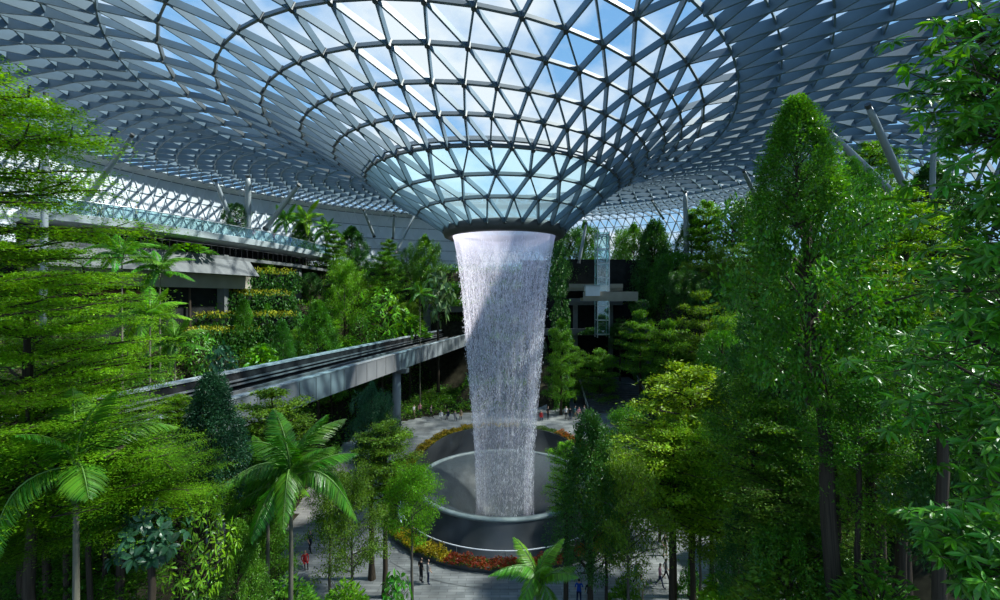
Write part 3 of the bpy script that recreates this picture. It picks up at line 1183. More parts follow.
def layered(seed, tiers=7, leaf=0.05, per=260, branches=7, flat=0.035, top=0.5, mat='leaf', droop=0.0, A=1.3):
    rg = np.random.default_rng(seed)
    L = Leaves(A)
    lines = []
    for t in range(tiers):
        u = t / (tiers - 1)
        z = 0.06 + 0.86 * u
        R = (1.0 - (1 - top) * u ** 1.6) * rg.uniform(0.82, 1.05)
        if t == tiers - 1:
            R *= 0.45
        nb = branches if t < tiers - 1 else 4
        a0 = rg.uniform(0, 2 * PI)
        for b in range(nb):
            a = a0 + 2 * PI * b / nb + rg.normal(0, 0.2)
            Rb = R * rg.uniform(0.72, 1.08)
            rise = rg.uniform(0.02, 0.09) - droop
            p = []
            for s in np.linspace(0, 1, 6):
                aa = a + 0.25 * s * s * rg.uniform(-1, 1)
                p.append(np.array([Rb * s * math.cos(aa), Rb * s * math.sin(aa), z - 0.05 + (rise + 0.05) * s ** 0.7]))
            lines.append(([tuple(x) for x in p], 0.014, 0.003))
            ns = 6
            for k in range(ns):
                s = 0.28 + 0.72 * (k + rg.uniform(0, 0.8)) / ns
                i = min(int(s * 5), 4)
                f = s * 5 - i
                q = p[i] * (1 - f) + p[i + 1] * f if s <= 1 else p[5]
                side = rg.uniform(-1, 1) * 0.22 * Rb
                q = q + np.array([-math.sin(a) * side, math.cos(a) * side, rg.normal(0, 0.012)])
                lines.append(([tuple(p[i]), tuple(q)], 0.005, 0.002))
                m = int(per / ns)
                rad = 0.15 * (0.6 + 0.6 * R)
                c = q + rg.normal(size=(m, 3)) * np.array([rad * .55, rad * .55, flat * .45])
                # sprays dome gently downward at the rim
                e = np.linalg.norm(c[:, :2] - q[:2], axis=1)
                c[:, 2] -= e ** 2 * 0.5
                d = rdir(m, rg) * np.array([1, 1, .3]) + np.array([math.cos(a), math.sin(a), 0.0]) * .5
                n = np.array([0, 0, 1.0]) + rg.normal(size=(m, 3)) * 0.3
                L.add(c, d, n, leaf * rg.uniform(.7, 1.25, m), leaf * .52 * rg.uniform(.8, 1.2, m))
    lines.append(([(0, 0, -0.02), (0.02, 0.01, 0.5), (0, 0.02, 0.95)], 0.03, 0.006))
    return L.mesh('foliage', M[mat]), bark_skeleton(lines, M['bark'], 'branches', A), A


def dense(seed, shape='cone', clusters=150, per=90, leaf=0.06, mat='gloss_leaf', rad=0.16, hollow=0.55, lw=0.5, A=1.3):
    rg = np.random.default_rng(seed)
    L = Leaves(A)
    lines = []
    for k in range(clusters):
        u = (k + rg.uniform(0, 1)) / clusters
        u = u ** 0.85
        if shape == 'cone':
            R = (1 - u) ** 0.75 * 0.92 + 0.1
            R *= min(1, 0.35 + u * 5)
        elif shape == 'round':
            R = math.sqrt(max(0.02, 1 - (2 * u - 1) ** 2)) * 0.9
        elif shape == 'column':
            R = 0.75 * min(1, 0.4 + u * 4) * (1 - max(0, u - .7) * 2.4) + .08
        else:       # 'irregular'
            R = (0.55 + 0.42 * math.sin(u * PI)) * (0.75 + 0.3 * math.sin(u * 19 + seed))
            R *= min(1, (1 - u) * 3.5 + .15)
        a = k * 2.399 + rg.normal(0, 0.35)
        rr = R * (hollow + (1 - hollow) * rg.uniform(0, 1) ** 0.5) * rg.uniform(.85, 1.1)
        q = np.array([rr * math.cos(a), rr * math.sin(a), 0.04 + 0.92 * u])
        if k % 3 == 0:
            lines.append(([(0, 0, max(0, q[2] - .18)), tuple(q * np.array([.55, .55, 1]) - np.array([0, 0, .07])), tuple(q)], 0.014, 0.003))
        cr = rad * rg.uniform(.7, 1.3) * (0.55 + 0.5 * R)
        m = per
        o = rdir(m, rg) * (rg.uniform(0, 1, m)[:, None] ** .4) * np.array([1, 1, .62]) * cr
        c = q + o
        out = np.array([math.cos(a), math.sin(a), .35])
        d = unit(o) + out * .6 + rg.normal(size=(m, 3)) * .5 + np.array([0, 0, -.15])
        n = np.array([0, 0, 1.0]) + unit(o) * .5 + rg.normal(size=(m, 3)) * .45
        L.add(c, d, n, leaf * rg.uniform(.7, 1.25, m), leaf * lw * rg.uniform(.8, 1.2, m))
    lines.append(([(0, 0, -0.02), (0.01, 0, .5), (0, 0, .95)], 0.035, 0.006))
    return L.mesh('foliage', M[mat]), bark_skeleton(lines, M['bark'], 'branches', A), A


def airy(seed, leaf=0.07, per=60, n_br=26, mat='leaf', A=1.3):
    rg = np.random.default_rng(seed)
    L = Leaves(A)
    lines = []
    for k in range(n_br):
        u = (k + rg.uniform(0, 1)) / n_br
        R = (0.45 + 0.6 * math.sin(min(1, u * 1.15 + .12) * PI) ** .8) * rg.uniform(.7, 1.05)
        a = k * 2.399 + rg.normal(0, .3)
        z0 = 0.8 * u
        end = np.array([R * math.cos(a), R * math.sin(a), min(1, z0 + 0.2 + .1 * rg.uniform(-1, 1))])
        p0 = np.array([0, 0, z0])
        mid = p0 * .5 + end * .5 + np.array([0, 0, .03])
        lines.append(([tuple(p0), tuple(mid), tuple(end)], 0.012, 0.003))
        for s in (0.35, 0.5, 0.65, 0.8, 0.92, 1.0):
            q = p0 * (1 - s) + end * s + rg.normal(size=3) * np.array([.09, .09, .03])
            m = int(per * rg.uniform(.5, 1.3))
            c = q + rg.normal(size=(m, 3)) * np.array([.1, .1, .035])
            d = rdir(m, rg) + np.array([math.cos(a), math.sin(a), -.2]) * .5
            n = np.array([0, 0, 1.0]) + rg.normal(size=(m, 3)) * .5
            L.add(c, d, n, leaf * rg.uniform(.7, 1.3, m), leaf * .5 * rg.uniform(.8, 1.2, m))
    lines.append(([(0, 0, -0.02), (0.02, .01, .4), (0, 0, .95)], 0.03, 0.006))
    return L.mesh('foliage', M[mat]), bark_skeleton(lines, M['bark_grey'], 'branches', A), A


def whorled(seed, heads=40, per=11, leaf=0.24, mat='gloss_leaf', lw=0.27, shape='round', upr=0.25, A=1.3):
    """long pointed leaves in whorls at the twig tips"""
    rg = np.random.default_rng(seed)
    L = Leaves(A)
    lines = []
    for k in range(heads):
        u = (k + rg.uniform(0, 1)) / heads
        R = math.sqrt(max(0.03, 1 - (2 * u - 1) ** 2)) if shape == 'round' else (1 - u) * .9 + .1
        a = k * 2.399
        rr = R * rg.uniform(.45, 1.0)
        q = np.array([rr * math.cos(a), rr * math.sin(a), .04 + .92 * u])
        lines.append(([(0, 0, max(0, q[2] - .22)), tuple(q * np.array([.6, .6, 1]) - np.array([0, 0, .07])), tuple(q)], 0.016, 0.006))
        ax = unit(np.array([math.cos(a) * .7, math.sin(a) * .7, .7 + rg.uniform(-.4, .4)]))
        sx = unit(np.cross(ax, np.array([.2, .5, .8])))
        sy = np.cross(ax, sx)
        m = per
        b = 2 * PI * np.arange(m) / m * 1.0 + rg.uniform(0, 6)
        tilt = rg.uniform(-.35, upr + .5, m)[:, None]
        d = sx * np.cos(b)[:, None] + sy * np.sin(b)[:, None] + ax * tilt + np.array([0, 0, -.25])
        d = unit(d)
        ln = leaf * rg.uniform(.7, 1.2, m)
        c = q + d * ln[:, None] * .55 + ax * rg.uniform(-.06, .06, m)[:, None]
        n = ax + rg.normal(size=(m, 3)) * .25
        L.add(c, d, n, ln, ln * lw)
    lines.append(([(0, 0, -0.02), (0.01, 0, .5), (0, 0, .95)], 0.03, 0.01))
    return L.mesh('foliage', M[mat], True), bark_skeleton(lines, M['bark'], 'branches', A), A


def palm_frond(seed, length=1.0, arch=0.5, leaflets=46, width=0.2, droop=0.5):
    """one feather frond along +X from the origin"""
    rg = np.random.default_rng(seed)
    L = Leaves()
    pts = []
    for s in np.linspace(0, 1, 12):
        pts.append(np.array([length * (s * (1 - .12 * arch * s)), 0, length * (arch * 0.9 * s - arch * 1.35 * s * s)]))
    pts = np.array(pts)
    for k in range(leaflets):
        s = 0.12 + 0.88 * k / (leaflets - 1)
        i = min(int(s * 11), 10)
        f = s * 11 - i
        p = pts[i] * (1 - f) + pts[i + 1] * f
        t = unit(pts[i + 1] - pts[i])
        w = width * length * (math.sin(min(1, s * 1.02) * PI * .9 + .25)) ** .6 * rg.uniform(.9, 1.1)
        for sg in (-1, 1):
            d = np.array([t[0] * .55, sg * 1.0, t[2] * .55 - droop * rg.uniform(.6, 1.2)])
            d = unit(d)
            c = p + d * w * .5
            L.add([c], [d], [[-t[2] * .6, 0, 1]], w, .021 * length)
    mb = MB()
    mb.tube([tuple(p) for p in pts], [0.014 * length * (1 - .8 * i / 11) for i in range(12)], 5, False)
    return L.mesh('frond', M['palm_leaf'], True), mb.mesh('midrib', M['shaft'], True)


def tuft(seed, n=60, leaf=0.35, mat='leaf', lw=.3, spread=1.0):
    """low shrub of leaves fanning from the ground"""
    rg = np.random.default_rng(seed)
    L = Leaves()
    a = rg.uniform(0, 2 * PI, n)
    r = rg.uniform(0, 1, n) ** .6
    z = (1 - r ** 2) * rg.uniform(.3, 1, n)
    c = np.stack([r * np.cos(a), r * np.sin(a), z], 1)
    d = np.stack([np.cos(a) * spread, np.sin(a) * spread, rg.uniform(-.3, .8, n)], 1)
    nn = np.array([0, 0, 1.0]) + rg.normal(size=(n, 3)) * .4
    L.add(c, d, nn, leaf * rg.uniform(.7, 1.2, n), leaf * lw)
    lines = [([(0, 0, 0), (0.1 * math.cos(t), .1 * math.sin(t), .5), (.4 * math.cos(t), .4 * math.sin(t), .8)], .02, .006) for t in np.linspace(0, 5.5, 7)]
    return L.mesh('foliage', M[mat], n < 900), bark_skeleton(lines, M['bark'], 'stems'), 1.0


def trunk_mesh(seed, mat, n=9, wob=0.02):
    """unit trunk z 0..1; x,y in trunk radii so that it can be thin or stout"""
    rg = np.random.default_rng(seed)
    mb = MB()
    pts, rad = [], []
    for k in range(n):
        u = k / (n - 1)
        pts.append((rg.normal(0, wob) * (u > 0) * (u < 1) * 8, rg.normal(0, wob) * (u > 0) * (u < 1) * 8, u))
        rad.append(1.0 - .55 * u + .5 * max(0, .06 - u) / .06)
    v, q = [], []
    m = 10
    for i, p in enumerate(pts):
        for j in range(m):
            a = 2 * PI * j / m
            v.append((p[0] + rad[i] * math.cos(a), p[1] + rad[i] * math.sin(a), p[2]))
    for i in range(n - 1):
        for j in range(m):
            q.append([i * m + j, i * m + (j + 1) % m, (i + 1) * m + (j + 1) % m, (i + 1) * m + j])
    mb.add(v, q)
    return mb.mesh('trunk', mat, True)


PROTO = {
    'layered': [layered(1, 7, .05, 330, 8), layered(2, 6, .055, 300, 7, A=1.1), layered(3, 8, .045, 330, 7, top=.65, A=1.5)],
    'fine': [layered(21, 9, .02, 1500, 9, .016, .6, A=2.0), layered(22, 7, .02, 1600, 10, .014, .72, A=1.15)],
    'dense': [dense(4, 'cone', 190, 110, .05, A=1.7), dense(5, 'irregular', 110, 170, .05, rad=.19, hollow=.7, A=1.5), dense(6, 'round', 160, 110, .05, A=1.4)],
    'conical': [dense(7, 'cone', 120, 230, .06, rad=.24, hollow=.75, A=2.3), dense(8, 'cone', 190, 130, .05, rad=.18, A=2.6)],
    'column': [dense(9, 'column', 150, 90, .06, A=2.6)],
    'airy': [airy(10, .05, 90, 28, A=1.9), airy(11, .05, 95, 30, A=1.8), airy(12, .055, 80, 26, A=2.2)],
    'whorl': [whorled(13, 60, 11, .22, A=1.4), whorled(14, 50, 11, .24, A=1.4), whorled(15, 90, 12, .15, A=1.7)],
    'broad': [whorled(16, 36, 7, .3, lw=.5, upr=.1, A=1.3), whorled(17, 28, 7, .34, lw=.46, upr=.1, A=1.3)],
    'shrub': [tuft(18, 1400, .14, lw=.45), tuft(19, 1100, .17, lw=.4), tuft(20, 320, .4, 'gloss_leaf', .34)],
    'sword': [tuft(23, 130, .8, 'gloss_leaf', .13, .8)],
}
TRUNK = [trunk_mesh(31, M['bark']), trunk_mesh(32, M['bark_grey']), trunk_mesh(33, M['palm_bark'], wob=.008)]
FROND = [palm_frond(41, 1, .75, 60, .27, .8), palm_frond(42, 1, .95, 60, .25, 1.1), palm_frond(43, 1, .4, 54, .26, .5)]

GREEN = {
    'bright': (0.15, 0.36, 0.010), 'yellow': (0.23, 0.42, 0.013), 'lime': (0.21, 0.43, 0.012), 'mid': (0.10, 0.27, 0.018),
    'dark': (0.042, 0.145, 0.02), 'blue': (0.035, 0.115, 0.05), 'deep': (0.068, 0.24, 0.014), 'olive': (0.14, 0.26, 0.02), 'grey': (0.14, 0.25, 0.08),
}


def plant(sp, var, x, y, z0, zc, zt, rad, col, name, label, cat='tree', group=None, trunk_r=None, tmat=0, rz=None, lean=(0, 0)):
    """plant with its base on the ground (z0), crown from zc to zt and crown radius rad"""
    root = empty(name, (x, y, z0))
    tag(root, label, cat, group)
    (fm, bm), A = (lambda p: (p[:2], p[2]))(PROTO[sp][var % len(PROTO[sp])])
    rz = rnd.uniform(0, 6.28) if rz is None else rz
    hgt = zt - zc
    for me, nm in ((fm, 'foliage'), (bm, 'branches')):
        o = bpy.data.objects.new(nm, me)
        COL.objects.link(o)
        o.parent = root
        o.location = (lean[0], lean[1], zc - z0)
        o.rotation_euler = (0, 0, rz)
        o.scale = (rad, rad, hgt / A)
        c = GREEN[col] if isinstance(col, str) else col
        j = 1 + rnd.uniform(-.1, .1)
        o.color = (c[0] * j, c[1] * (1 + rnd.uniform(-.06, .06)), c[2], 1)
    if zc - z0 > 0.15:
        o = bpy.data.objects.new('trunk', TRUNK[tmat])
        COL.objects.link(o)
        o.parent = root
        tl = zc - z0 + hgt * .35 + 0.3
        tr = trunk_r or 0.05 + 0.012 * (zt - z0)
        o.location = (0, 0, -0.3)
        o.rotation_euler = (-math.atan2(lean[1], tl), math.atan2(lean[0], tl), rnd.uniform(0, 6))
        o.scale = (tr, tr, tl)
    return root


def tree_px(sp, var, px, y_top, y_bot, wpx, d, col, name, label, cat='tree', group=None, **kw):
    a = at(px, y_top, d)
    b = at(px, y_bot, d)
    lean = kw.pop('lean', (0, 0))
    x, y = a.x - lean[0], d - lean[1]
    z0 = ground(x, y)
    zc = max(b.z, z0 + 0.05)
    return plant(sp, var, x, y, z0, zc, max(a.z, zc + .4), wpx / 2 / F * d, col, name, label, cat, group, lean=lean, **kw)


def palm(px, py, d, size, label, n=14, col='deep', shaft=True, seed=0, group=None, trunk_r=0.13, up=0.5):
    """feather palm whose fronds spring from the point seen at (px, py)"""
    c = at(px, py, d)
    z0 = ground(c.x, c.y)
    root = empty('feather_palm', (c.x, c.y, z0))
    tag(root, label, 'palm', group)
    rg = random.Random(seed)
    h = c.z - z0
    sl = min(size * .4, h * .4) if shaft else 0.0
    o = bpy.data.objects.new('trunk', TRUNK[2])
    COL.objects.link(o)
    o.parent = root
    o.location = (0, 0, -.2)
    o.scale = (trunk_r, trunk_r, h - sl * .7 + .2)
    if shaft:
        mb = MB()
        mb.tube([(0, 0, h - sl), (0, 0, h - sl * .8), (0, 0, h - sl * .3), (0, 0, h + .05)], [trunk_r * .6, trunk_r * 1.0, trunk_r * .8, trunk_r * .4], 12)
        mb.build('crownshaft', M['shaft'], root, True)
    for k in range(n):
        fm, rm = FROND[k % 3 if k > 2 else 2]
        a = k * 2.399 + rg.uniform(-.2, .2)
        u = k / (n - 1)
        pitch = math.radians(72 - 88 * u * (1.0 + .15 * rg.uniform(-1, 1)) * (1.2 - up * .4))
        s = size * rg.uniform(.85, 1.08)
        f = bpy.data.objects.new('frond', fm)
        COL.objects.link(f)
        f.parent = root
        f.location = (0, 0, h)
        f.rotation_euler = (0, -pitch, a)
        f.scale = (s, s, s)
        cc = GREEN[col]
        f.color = (cc[0] * rg.uniform(.8, 1.3), cc[1] * rg.uniform(.85, 1.2), cc[2], 1)
        m = bpy.data.objects.new('midrib', rm)
        COL.objects.link(m)
        m.parent = f
    return root

# ------------------------------------------------------------------ undergrowth on the terraces
def undergrowth():
    def scatter(nm, cnt, col, size, label, hmax, seed, mask=None):
        rg = np.random.default_rng(seed)
        C = []
        while len(C) < cnt:
            a = rg.uniform(-125, 125)
            r = 19.5 + 31 * rg.uniform() ** .8
            x, y = AX + r * math.sin(math.radians(a)), AY + r * math.cos(math.radians(a))
            if abs(500 + F * x / max(y, 1) - 500) > 560 or y < 6:
                continue
            if 4 < x < 25 and 50 < y < 80:
                continue
            if r < 26 and y < 50 and x > 0 and ground(x, y) < 1.2:
                continue
            k = math.sin(x * 1.3 + seed) * math.cos(y * 1.1 - seed) + .45 * math.sin(x * 3.7 + y * 2.9)
            if k < rg.uniform(-.9, .6):
                continue
            lump = max(.15, .5 + .5 * k)
            C.append((x, y, ground(x, y) + hmax * lump * rg.uniform(0, 1) ** .7))
        c = np.array(C)
        L = Leaves()
        m = len(c)
        L.add(c, RG.normal(size=(m, 3)) * np.array([1, 1, .5]), RG.normal(size=(m, 3)) * .6 + np.array([0, 0, 1]), size * RG.uniform(.6, 1.3, m), size * .5 * RG.uniform(.7, 1.2, m))
        o = link(nm, L.mesh(nm, M['leaf']))
        o.color = (*GREEN[col], 1)
        tag(o, label, 'undergrowth', kind='stuff')
    scatter('undergrowth', 60000, 'mid', .34, 'mid green undergrowth covering the planted terraces', 1.5, 3)
    scatter('undergrowth', 30000, 'bright', .3, 'bright green leafy ground cover in patches on the terraces', 1.2, 5)
    scatter('undergrowth', 30000, 'dark', .38, 'dark green undergrowth in patches on the terraces', 1.6, 8)


undergrowth()


# ------------------------------------------------------------------ trees on the terraces
def ordinal(k):
    w = ['first', 'second', 'third', 'fourth', 'fifth', 'sixth', 'seventh', 'eighth', 'ninth', 'tenth', 'eleventh', 'twelfth', 'thirteenth',
         'fourteenth', 'fifteenth', 'sixteenth', 'seventeenth', 'eighteenth', 'nineteenth', 'twentieth']
    return w[k] if k < 20 else 'twenty-' + w[k - 20]


KINDS = [
    ('dense', 'dark', 'dark bushy tree', 'bushy_tree', 1.0), ('dense', 'mid', 'green bushy tree', 'bushy_tree', 1.0), ('layered', 'bright', 'bright tiered tree', 'tiered_tree', 1.15),
    ('layered', 'mid', 'green tiered tree', 'tiered_tree', 1.1), ('airy', 'olive', 'olive open tree', 'open_tree', 1.0), ('conical', 'deep', 'deep green pointed tree', 'conical_tree', .7),
    ('whorl', 'deep', 'long-leaved green tree', 'long_leaved_tree', .9), ('airy', 'bright', 'bright open tree', 'open_tree', 1.0), ('column', 'dark', 'dark narrow tree', 'narrow_tree', .75),
]


def terrace_row(r, tier, a0, a1, step, hmin, hmax, seed, side, skip=(), far=None):
    rg = random.Random(seed)
    cand = []
    a = a0
    while a < a1:
        aa = math.radians(a + rg.uniform(-.25, .25) * step)
        rr = r + rg.uniform(-1.2, 1.2)
        x, y = AX + rr * math.sin(aa), AY + rr * math.cos(aa)
        px = 500 + F * x / y
        a += step * rg.uniform(.8, 1.2)
        if px < -15 or px > 1010:
            continue
        if abs(x - bridge_center(y)) < 4.6:
            continue
        if 5.5 < x < 24.5 and 52 < y < 92:
            continue
        if -13 < x < -2 and 66 < y < 88:
            continue
        cand.append((px, x, y))
    cand.sort()
    i = -1
    for k, (px, x, y) in enumerate(cand):
        sp, col, look, nm, wf = KINDS[rg.randrange(len(KINDS))]
        h = rg.uniform(hmin, hmax)
        var = rg.randrange(3)
        if k in skip:       # wholly hidden behind nearer trees
            continue
        i += 1
        z0 = ground(x, y)
        clear = h * rg.uniform(.12, .3)
        plant(sp, var, x, y, z0, z0 + clear, z0 + h, h * .36 * wf * rg.uniform(.9, 1.15), col, nm,
              f'{look}, {ordinal(i)} from left on the {tier} {side}', 'tree', f'trees on the {tier} {side}')


L_ = 'terrace left of the waterfall'
R_ = 'terrace right of the waterfall'
terrace_row(23.5, 'lowest', -120, -22, 9, 5, 8, 51, L_, (1, 2))
terrace_row(28.5, 'second', -112, -20, 8, 5, 7.5, 52, L_, (1, 2, 3, 10))
terrace_row(33.5, 'third', -105, -18, 7.5, 4.5, 7, 53, L_)
terrace_row(38.5, 'fourth', -62, -14, 6.5, 4.5, 7, 54, L_, (1,))
terrace_row(43.5, 'top', -46, -4, 5.5, 6.5, 9, 55, L_)
terrace_row(22.5, 'lowest', 40, 120, 9, 6, 9, 61, R_, (1, 2, 3))
terrace_row(27.5, 'second', 30, 118, 8, 6, 9, 62, R_, (3,))
terrace_row(33.0, 'third', 27, 116, 7.5, 6, 9, 63, R_, (6, 7))
terrace_row(38.5, 'fourth', 27, 105, 6.5, 6, 9, 64, R_, (5, 8))
terrace_row(44.0, 'top', 10, 92, 5.5, 8, 12, 65, R_, (6, 7, 8))


def hanging(px0, px1, y0, y1, d, label, seed, col='mid'):
    """creeper curtain hanging down a facade: real leaves over a depth of a metre"""
    a, b = at(px0, y0, d), at(px1, y1, d)
    n = 2600
    rg = np.random.default_rng(seed)
    L = Leaves()
    z = rg.uniform(b.z, a.z, n)
    x = (b.x - a.x) * (.5 + (rg.uniform(0, 1, n) - .5) * (.75 + .45 * np.sin(z * 1.3 + seed) * np.cos(z * .47)))
    y = rg.normal(0, .35, n) + .25 * np.sin(z * 2.2 + seed)
    L.add(np.stack([x, y, z], 1), np.stack([rg.normal(0, .5, n), rg.normal(0, .5, n) - .3, -np.ones(n)], 1), np.stack([rg.normal(0, .5, n), -np.ones(n), np.full(n, .6)], 1), .42 * rg.uniform(.6, 1.2, n), .24)
    o = link('hanging_creeper', L.mesh('hanging_creeper', M['leaf']))
    o.location = (a.x, d, 0)
    o.color = (*GREEN[col], 1)
    tag(o, label, 'creeper', 'creepers on the dark facade')


hanging(549, 566, 236, 418, 66, 'tall leafy creeper curtain just right of the waterfall', 1, 'dark')
hanging(560, 572, 300, 425, 67, 'narrow creeper hanging beside the stair, second from the waterfall', 2, 'dark')
hanging(572, 632, 328, 334, 76.2, 'trailing creeper along the highest dark ledge above the stair', 3, 'dark')
hanging(572, 632, 358, 366, 75.5, 'trailing creeper along the lower dark ledge above the stair', 4, 'mid')
hanging(432, 467, 284, 306, 77.6, 'leafy creeper spilling over the tunnel mouth at the end of the track bridge', 6, 'mid')
hanging(630, 648, 300, 395, 72, 'creeper curtain at the right end of the dark ledges', 5, 'dark')
for i, (px, d, z, h, sp, col, lab) in enumerate([
    (655, 80, 20, 14, 'dense', 'dark', 'big dark bushy tree right of the lift tower'),
    (634, 84, 24, 10, 'dense', 'mid', 'rounded dark tree behind the right end of the beige footbridge'),
    (620, 90, 26, 7.5, 'airy', 'mid', 'small tree standing right behind the lift tower'),
    (570, 84, 22, 11, 'column', 'dark', 'dark narrow tree between the waterfall and the lift tower'),
    (585, 88, 26, 9, 'dense', 'mid', 'green tree just left of the lift tower'),
    (674, 76, 16, 12, 'dense', 'deep', 'deep green tree left of the slender fan palm'),
]):
    x = (px - 500) / F * d
    z0 = min(z, ground(x, d)) if ground(x, d) > 10 else z - 6
    plant(sp, i, x, d, z0, z - 2, z + h, h * .42, col, 'bushy_tree', lab)

for i, (px, y0, y1, w, d, sp, col, lab) in enumerate([
    (561, 318, 400, 40, 63, 'layered', 'mid', 'narrow tiered tree close against the right side of the waterfall'),
    (557, 236, 300, 32, 72, 'dense', 'dark', 'dark tree beside the roof collar, right of the top of the waterfall'),
    (575, 345, 392, 34, 70, 'layered', 'mid', 'tiered green tree beside the dark openings above the stair'),
    (600, 348, 400, 46, 68, 'layered', 'mid', 'broad tiered tree in front of the dark ledges'),
    (640, 310, 372, 52, 64, 'layered', 'mid', 'tiered tree right of the dark ledges'),
    (620, 318, 350, 30, 72, 'layered', 'dark', 'small tiered tree on the dark ledges'),
    (668, 318, 400, 60, 60, 'layered', 'mid', 'mid green tiered tree behind the big yellow-green tree'),
    (700, 290, 372, 62, 55, 'layered', 'olive', 'olive tiered tree up the right slope behind the big yellow-green tree'),
    (722, 330, 420, 60, 46, 'dense', 'deep', 'deep green bushy tree left of the tall conical tree'),
]):
    tree_px(sp, i, px, y0, y1, w, d, col, 'tiered_tree' if sp == 'layered' else 'bushy_tree', lab)

# yellow-leaved hedges in tiers on the green wall at the left
for i, (pa, pb, y, d) in enumerate([(196, 292, 270, 57), (188, 290, 293, 55), (190, 292, 316, 53), (186, 262, 332, 51)]):
    a, b = at(pa, y, d), at(pb, y + 2, d + 6)
    root = empty('planter_trough', (a.x, a.y, a.z - .6))
    nm = ['topmost', 'second highest', 'third highest', 'lowest']
    tag(root, f'long planter of yellow-leaved shrubs on the green wall, {nm[i]} of four', 'planter', 'planters on the green wall')
    v = b - a
    mb = MB()
    mb.sweep([Vector((0, 0, 0)), Vector((v.x, v.y, 0))], [(-.5, 0.3), (.5, 0.3), (.5, -1.4), (-.5, -1.4)])
    mb.build('trough', M['dark'], root)
    for nm2, cnt, col, zz, hh in (('yellow_shrubs', 800, (0.34, 0.36, 0.02), .3, 0.9), ('green_trailers', 4600, GREEN['dark'], -2.2, 3.0)):
        t = RG.uniform(0, 1, cnt)
        L = Leaves()
        lump = np.abs(np.sin(t * 37 + i)) ** .5
        c = np.stack([t * v.x + RG.normal(0, .4, cnt) + (.6 if cnt > 2000 else 0), t * v.y + RG.normal(0, .4, cnt), zz + RG.uniform(0, 1, cnt) * hh * lump], 1)
        L.add(c, RG.normal(size=(cnt, 3)) * .5 + np.array([0, 0, .8 if cnt < 2000 else -.8]), RG.normal(size=(cnt, 3)) + np.array([.7, -.5, .5]), .4 * RG.uniform(.6, 1.2, cnt), .14 if cnt < 2000 else .24)
        o = link(nm2, L.mesh(nm2, M['leaf']), root)
        o.color = (*col, 1)
        o['kind'] = 'stuff'

# plants on and by the glass walkway
tree_px('dense', 2, 236, 203, 232, 30, 63, 'dark', 'bushy_tree', 'rounded dark bush on the glass walkway beside the upright column')
for i, (px, py, d, s, lab) in enumerate([
    (286, 222, 72, 3.2, 'feather palm on the glass walkway, first to the right of the columns'),
    (306, 222, 74, 4.0, 'bright feather palm near the east end of the glass walkway'),
    (326, 232, 80, 3.2, 'feather palm at the far end of the glass walkway'),
    (705, 234, 82, 3.6, 'slender fan palm against the bright roof right of the lift tower'),
    (122, 258, 40, 3.4, 'dark feather palm in front of the striped concrete wall'),
    (160, 272, 42, 3.0, 'small feather palm below the striped concrete wall'),
    (150, 318, 34, 3.0, 'bright feather palm above the far parapet of the track bridge'),
    (175, 345, 36, 2.4, 'pale feather palm beside the track bridge parapet'),
    (420, 295, 66, 2.6, 'feather palm left of the waterfall beneath the funnel'),
]):
    palm(px, py, d, s, lab, 11, 'deep' if i not in (1, 6) else 'bright', False, 100 + i, 'small feather palms', .11)
for i, (px, y0, y1, w, d, sp, col, lab) in enumerate([
    (352, 226, 258, 40, 84, 'dense', 'dark', 'dark bushy tree just past the far end of the glass walkway'),
    (345, 255, 330, 44, 66, 'airy', 'bright', 'bright open tree below the far end of the glass walkway'),
    (385, 250, 300, 50, 74, 'layered', 'mid', 'tiered tree midway between the glass walkway and the waterfall'),
    (382, 290, 340, 52, 62, 'whorl', 'bright', 'bright long-leaved tree behind the middle of the track bridge'),
    (425, 235, 300, 44, 80, 'dense', 'mid', 'green bushy tree left of the roof collar'),
    (438, 272, 318, 34, 72, 'broad', 'grey', 'grey-green broad-leaved tree beside the tunnel mouth'),
    (318, 300, 358, 50, 52, 'dense', 'mid', 'green bushy tree against the green wall behind the track bridge'),
    (282, 320, 365, 30, 46, 'conical', 'deep', 'small pointed tree just behind the track bridge parapet'),
    (262, 342, 372, 40, 42, 'shrub', 'bright', 'bright green shrub behind the track bridge parapet'),
    (222, 345, 385, 32, 36, 'broad', 'blue', 'dark blue-green shrub behind the track bridge parapet'),
    (350, 335, 355, 40, 60, 'shrub', 'bright', 'light green shrub behind the middle of the bridge parapet'),
    (410, 312, 336, 40, 68, 'shrub', 'mid', 'green shrub behind the bridge parapet near the tunnel'),
    (300, 232, 250, 24, 74, 'shrub', 'mid', 'low shrub between the palms on the glass walkway'),
    (150, 240, 250, 40, 48, 'shrub', 'dark', 'dark shrubs behind the railing under the glass walkway'),
    (190, 243, 253, 44, 52, 'shrub', 'mid', 'green shrubs behind the railing under the glass walkway'),
]):
    tree_px(sp, i, px, y0, y1, w, d, col, 'shrub' if sp == 'shrub' else 'tree', lab, 'shrub' if sp == 'shrub' else 'tree')

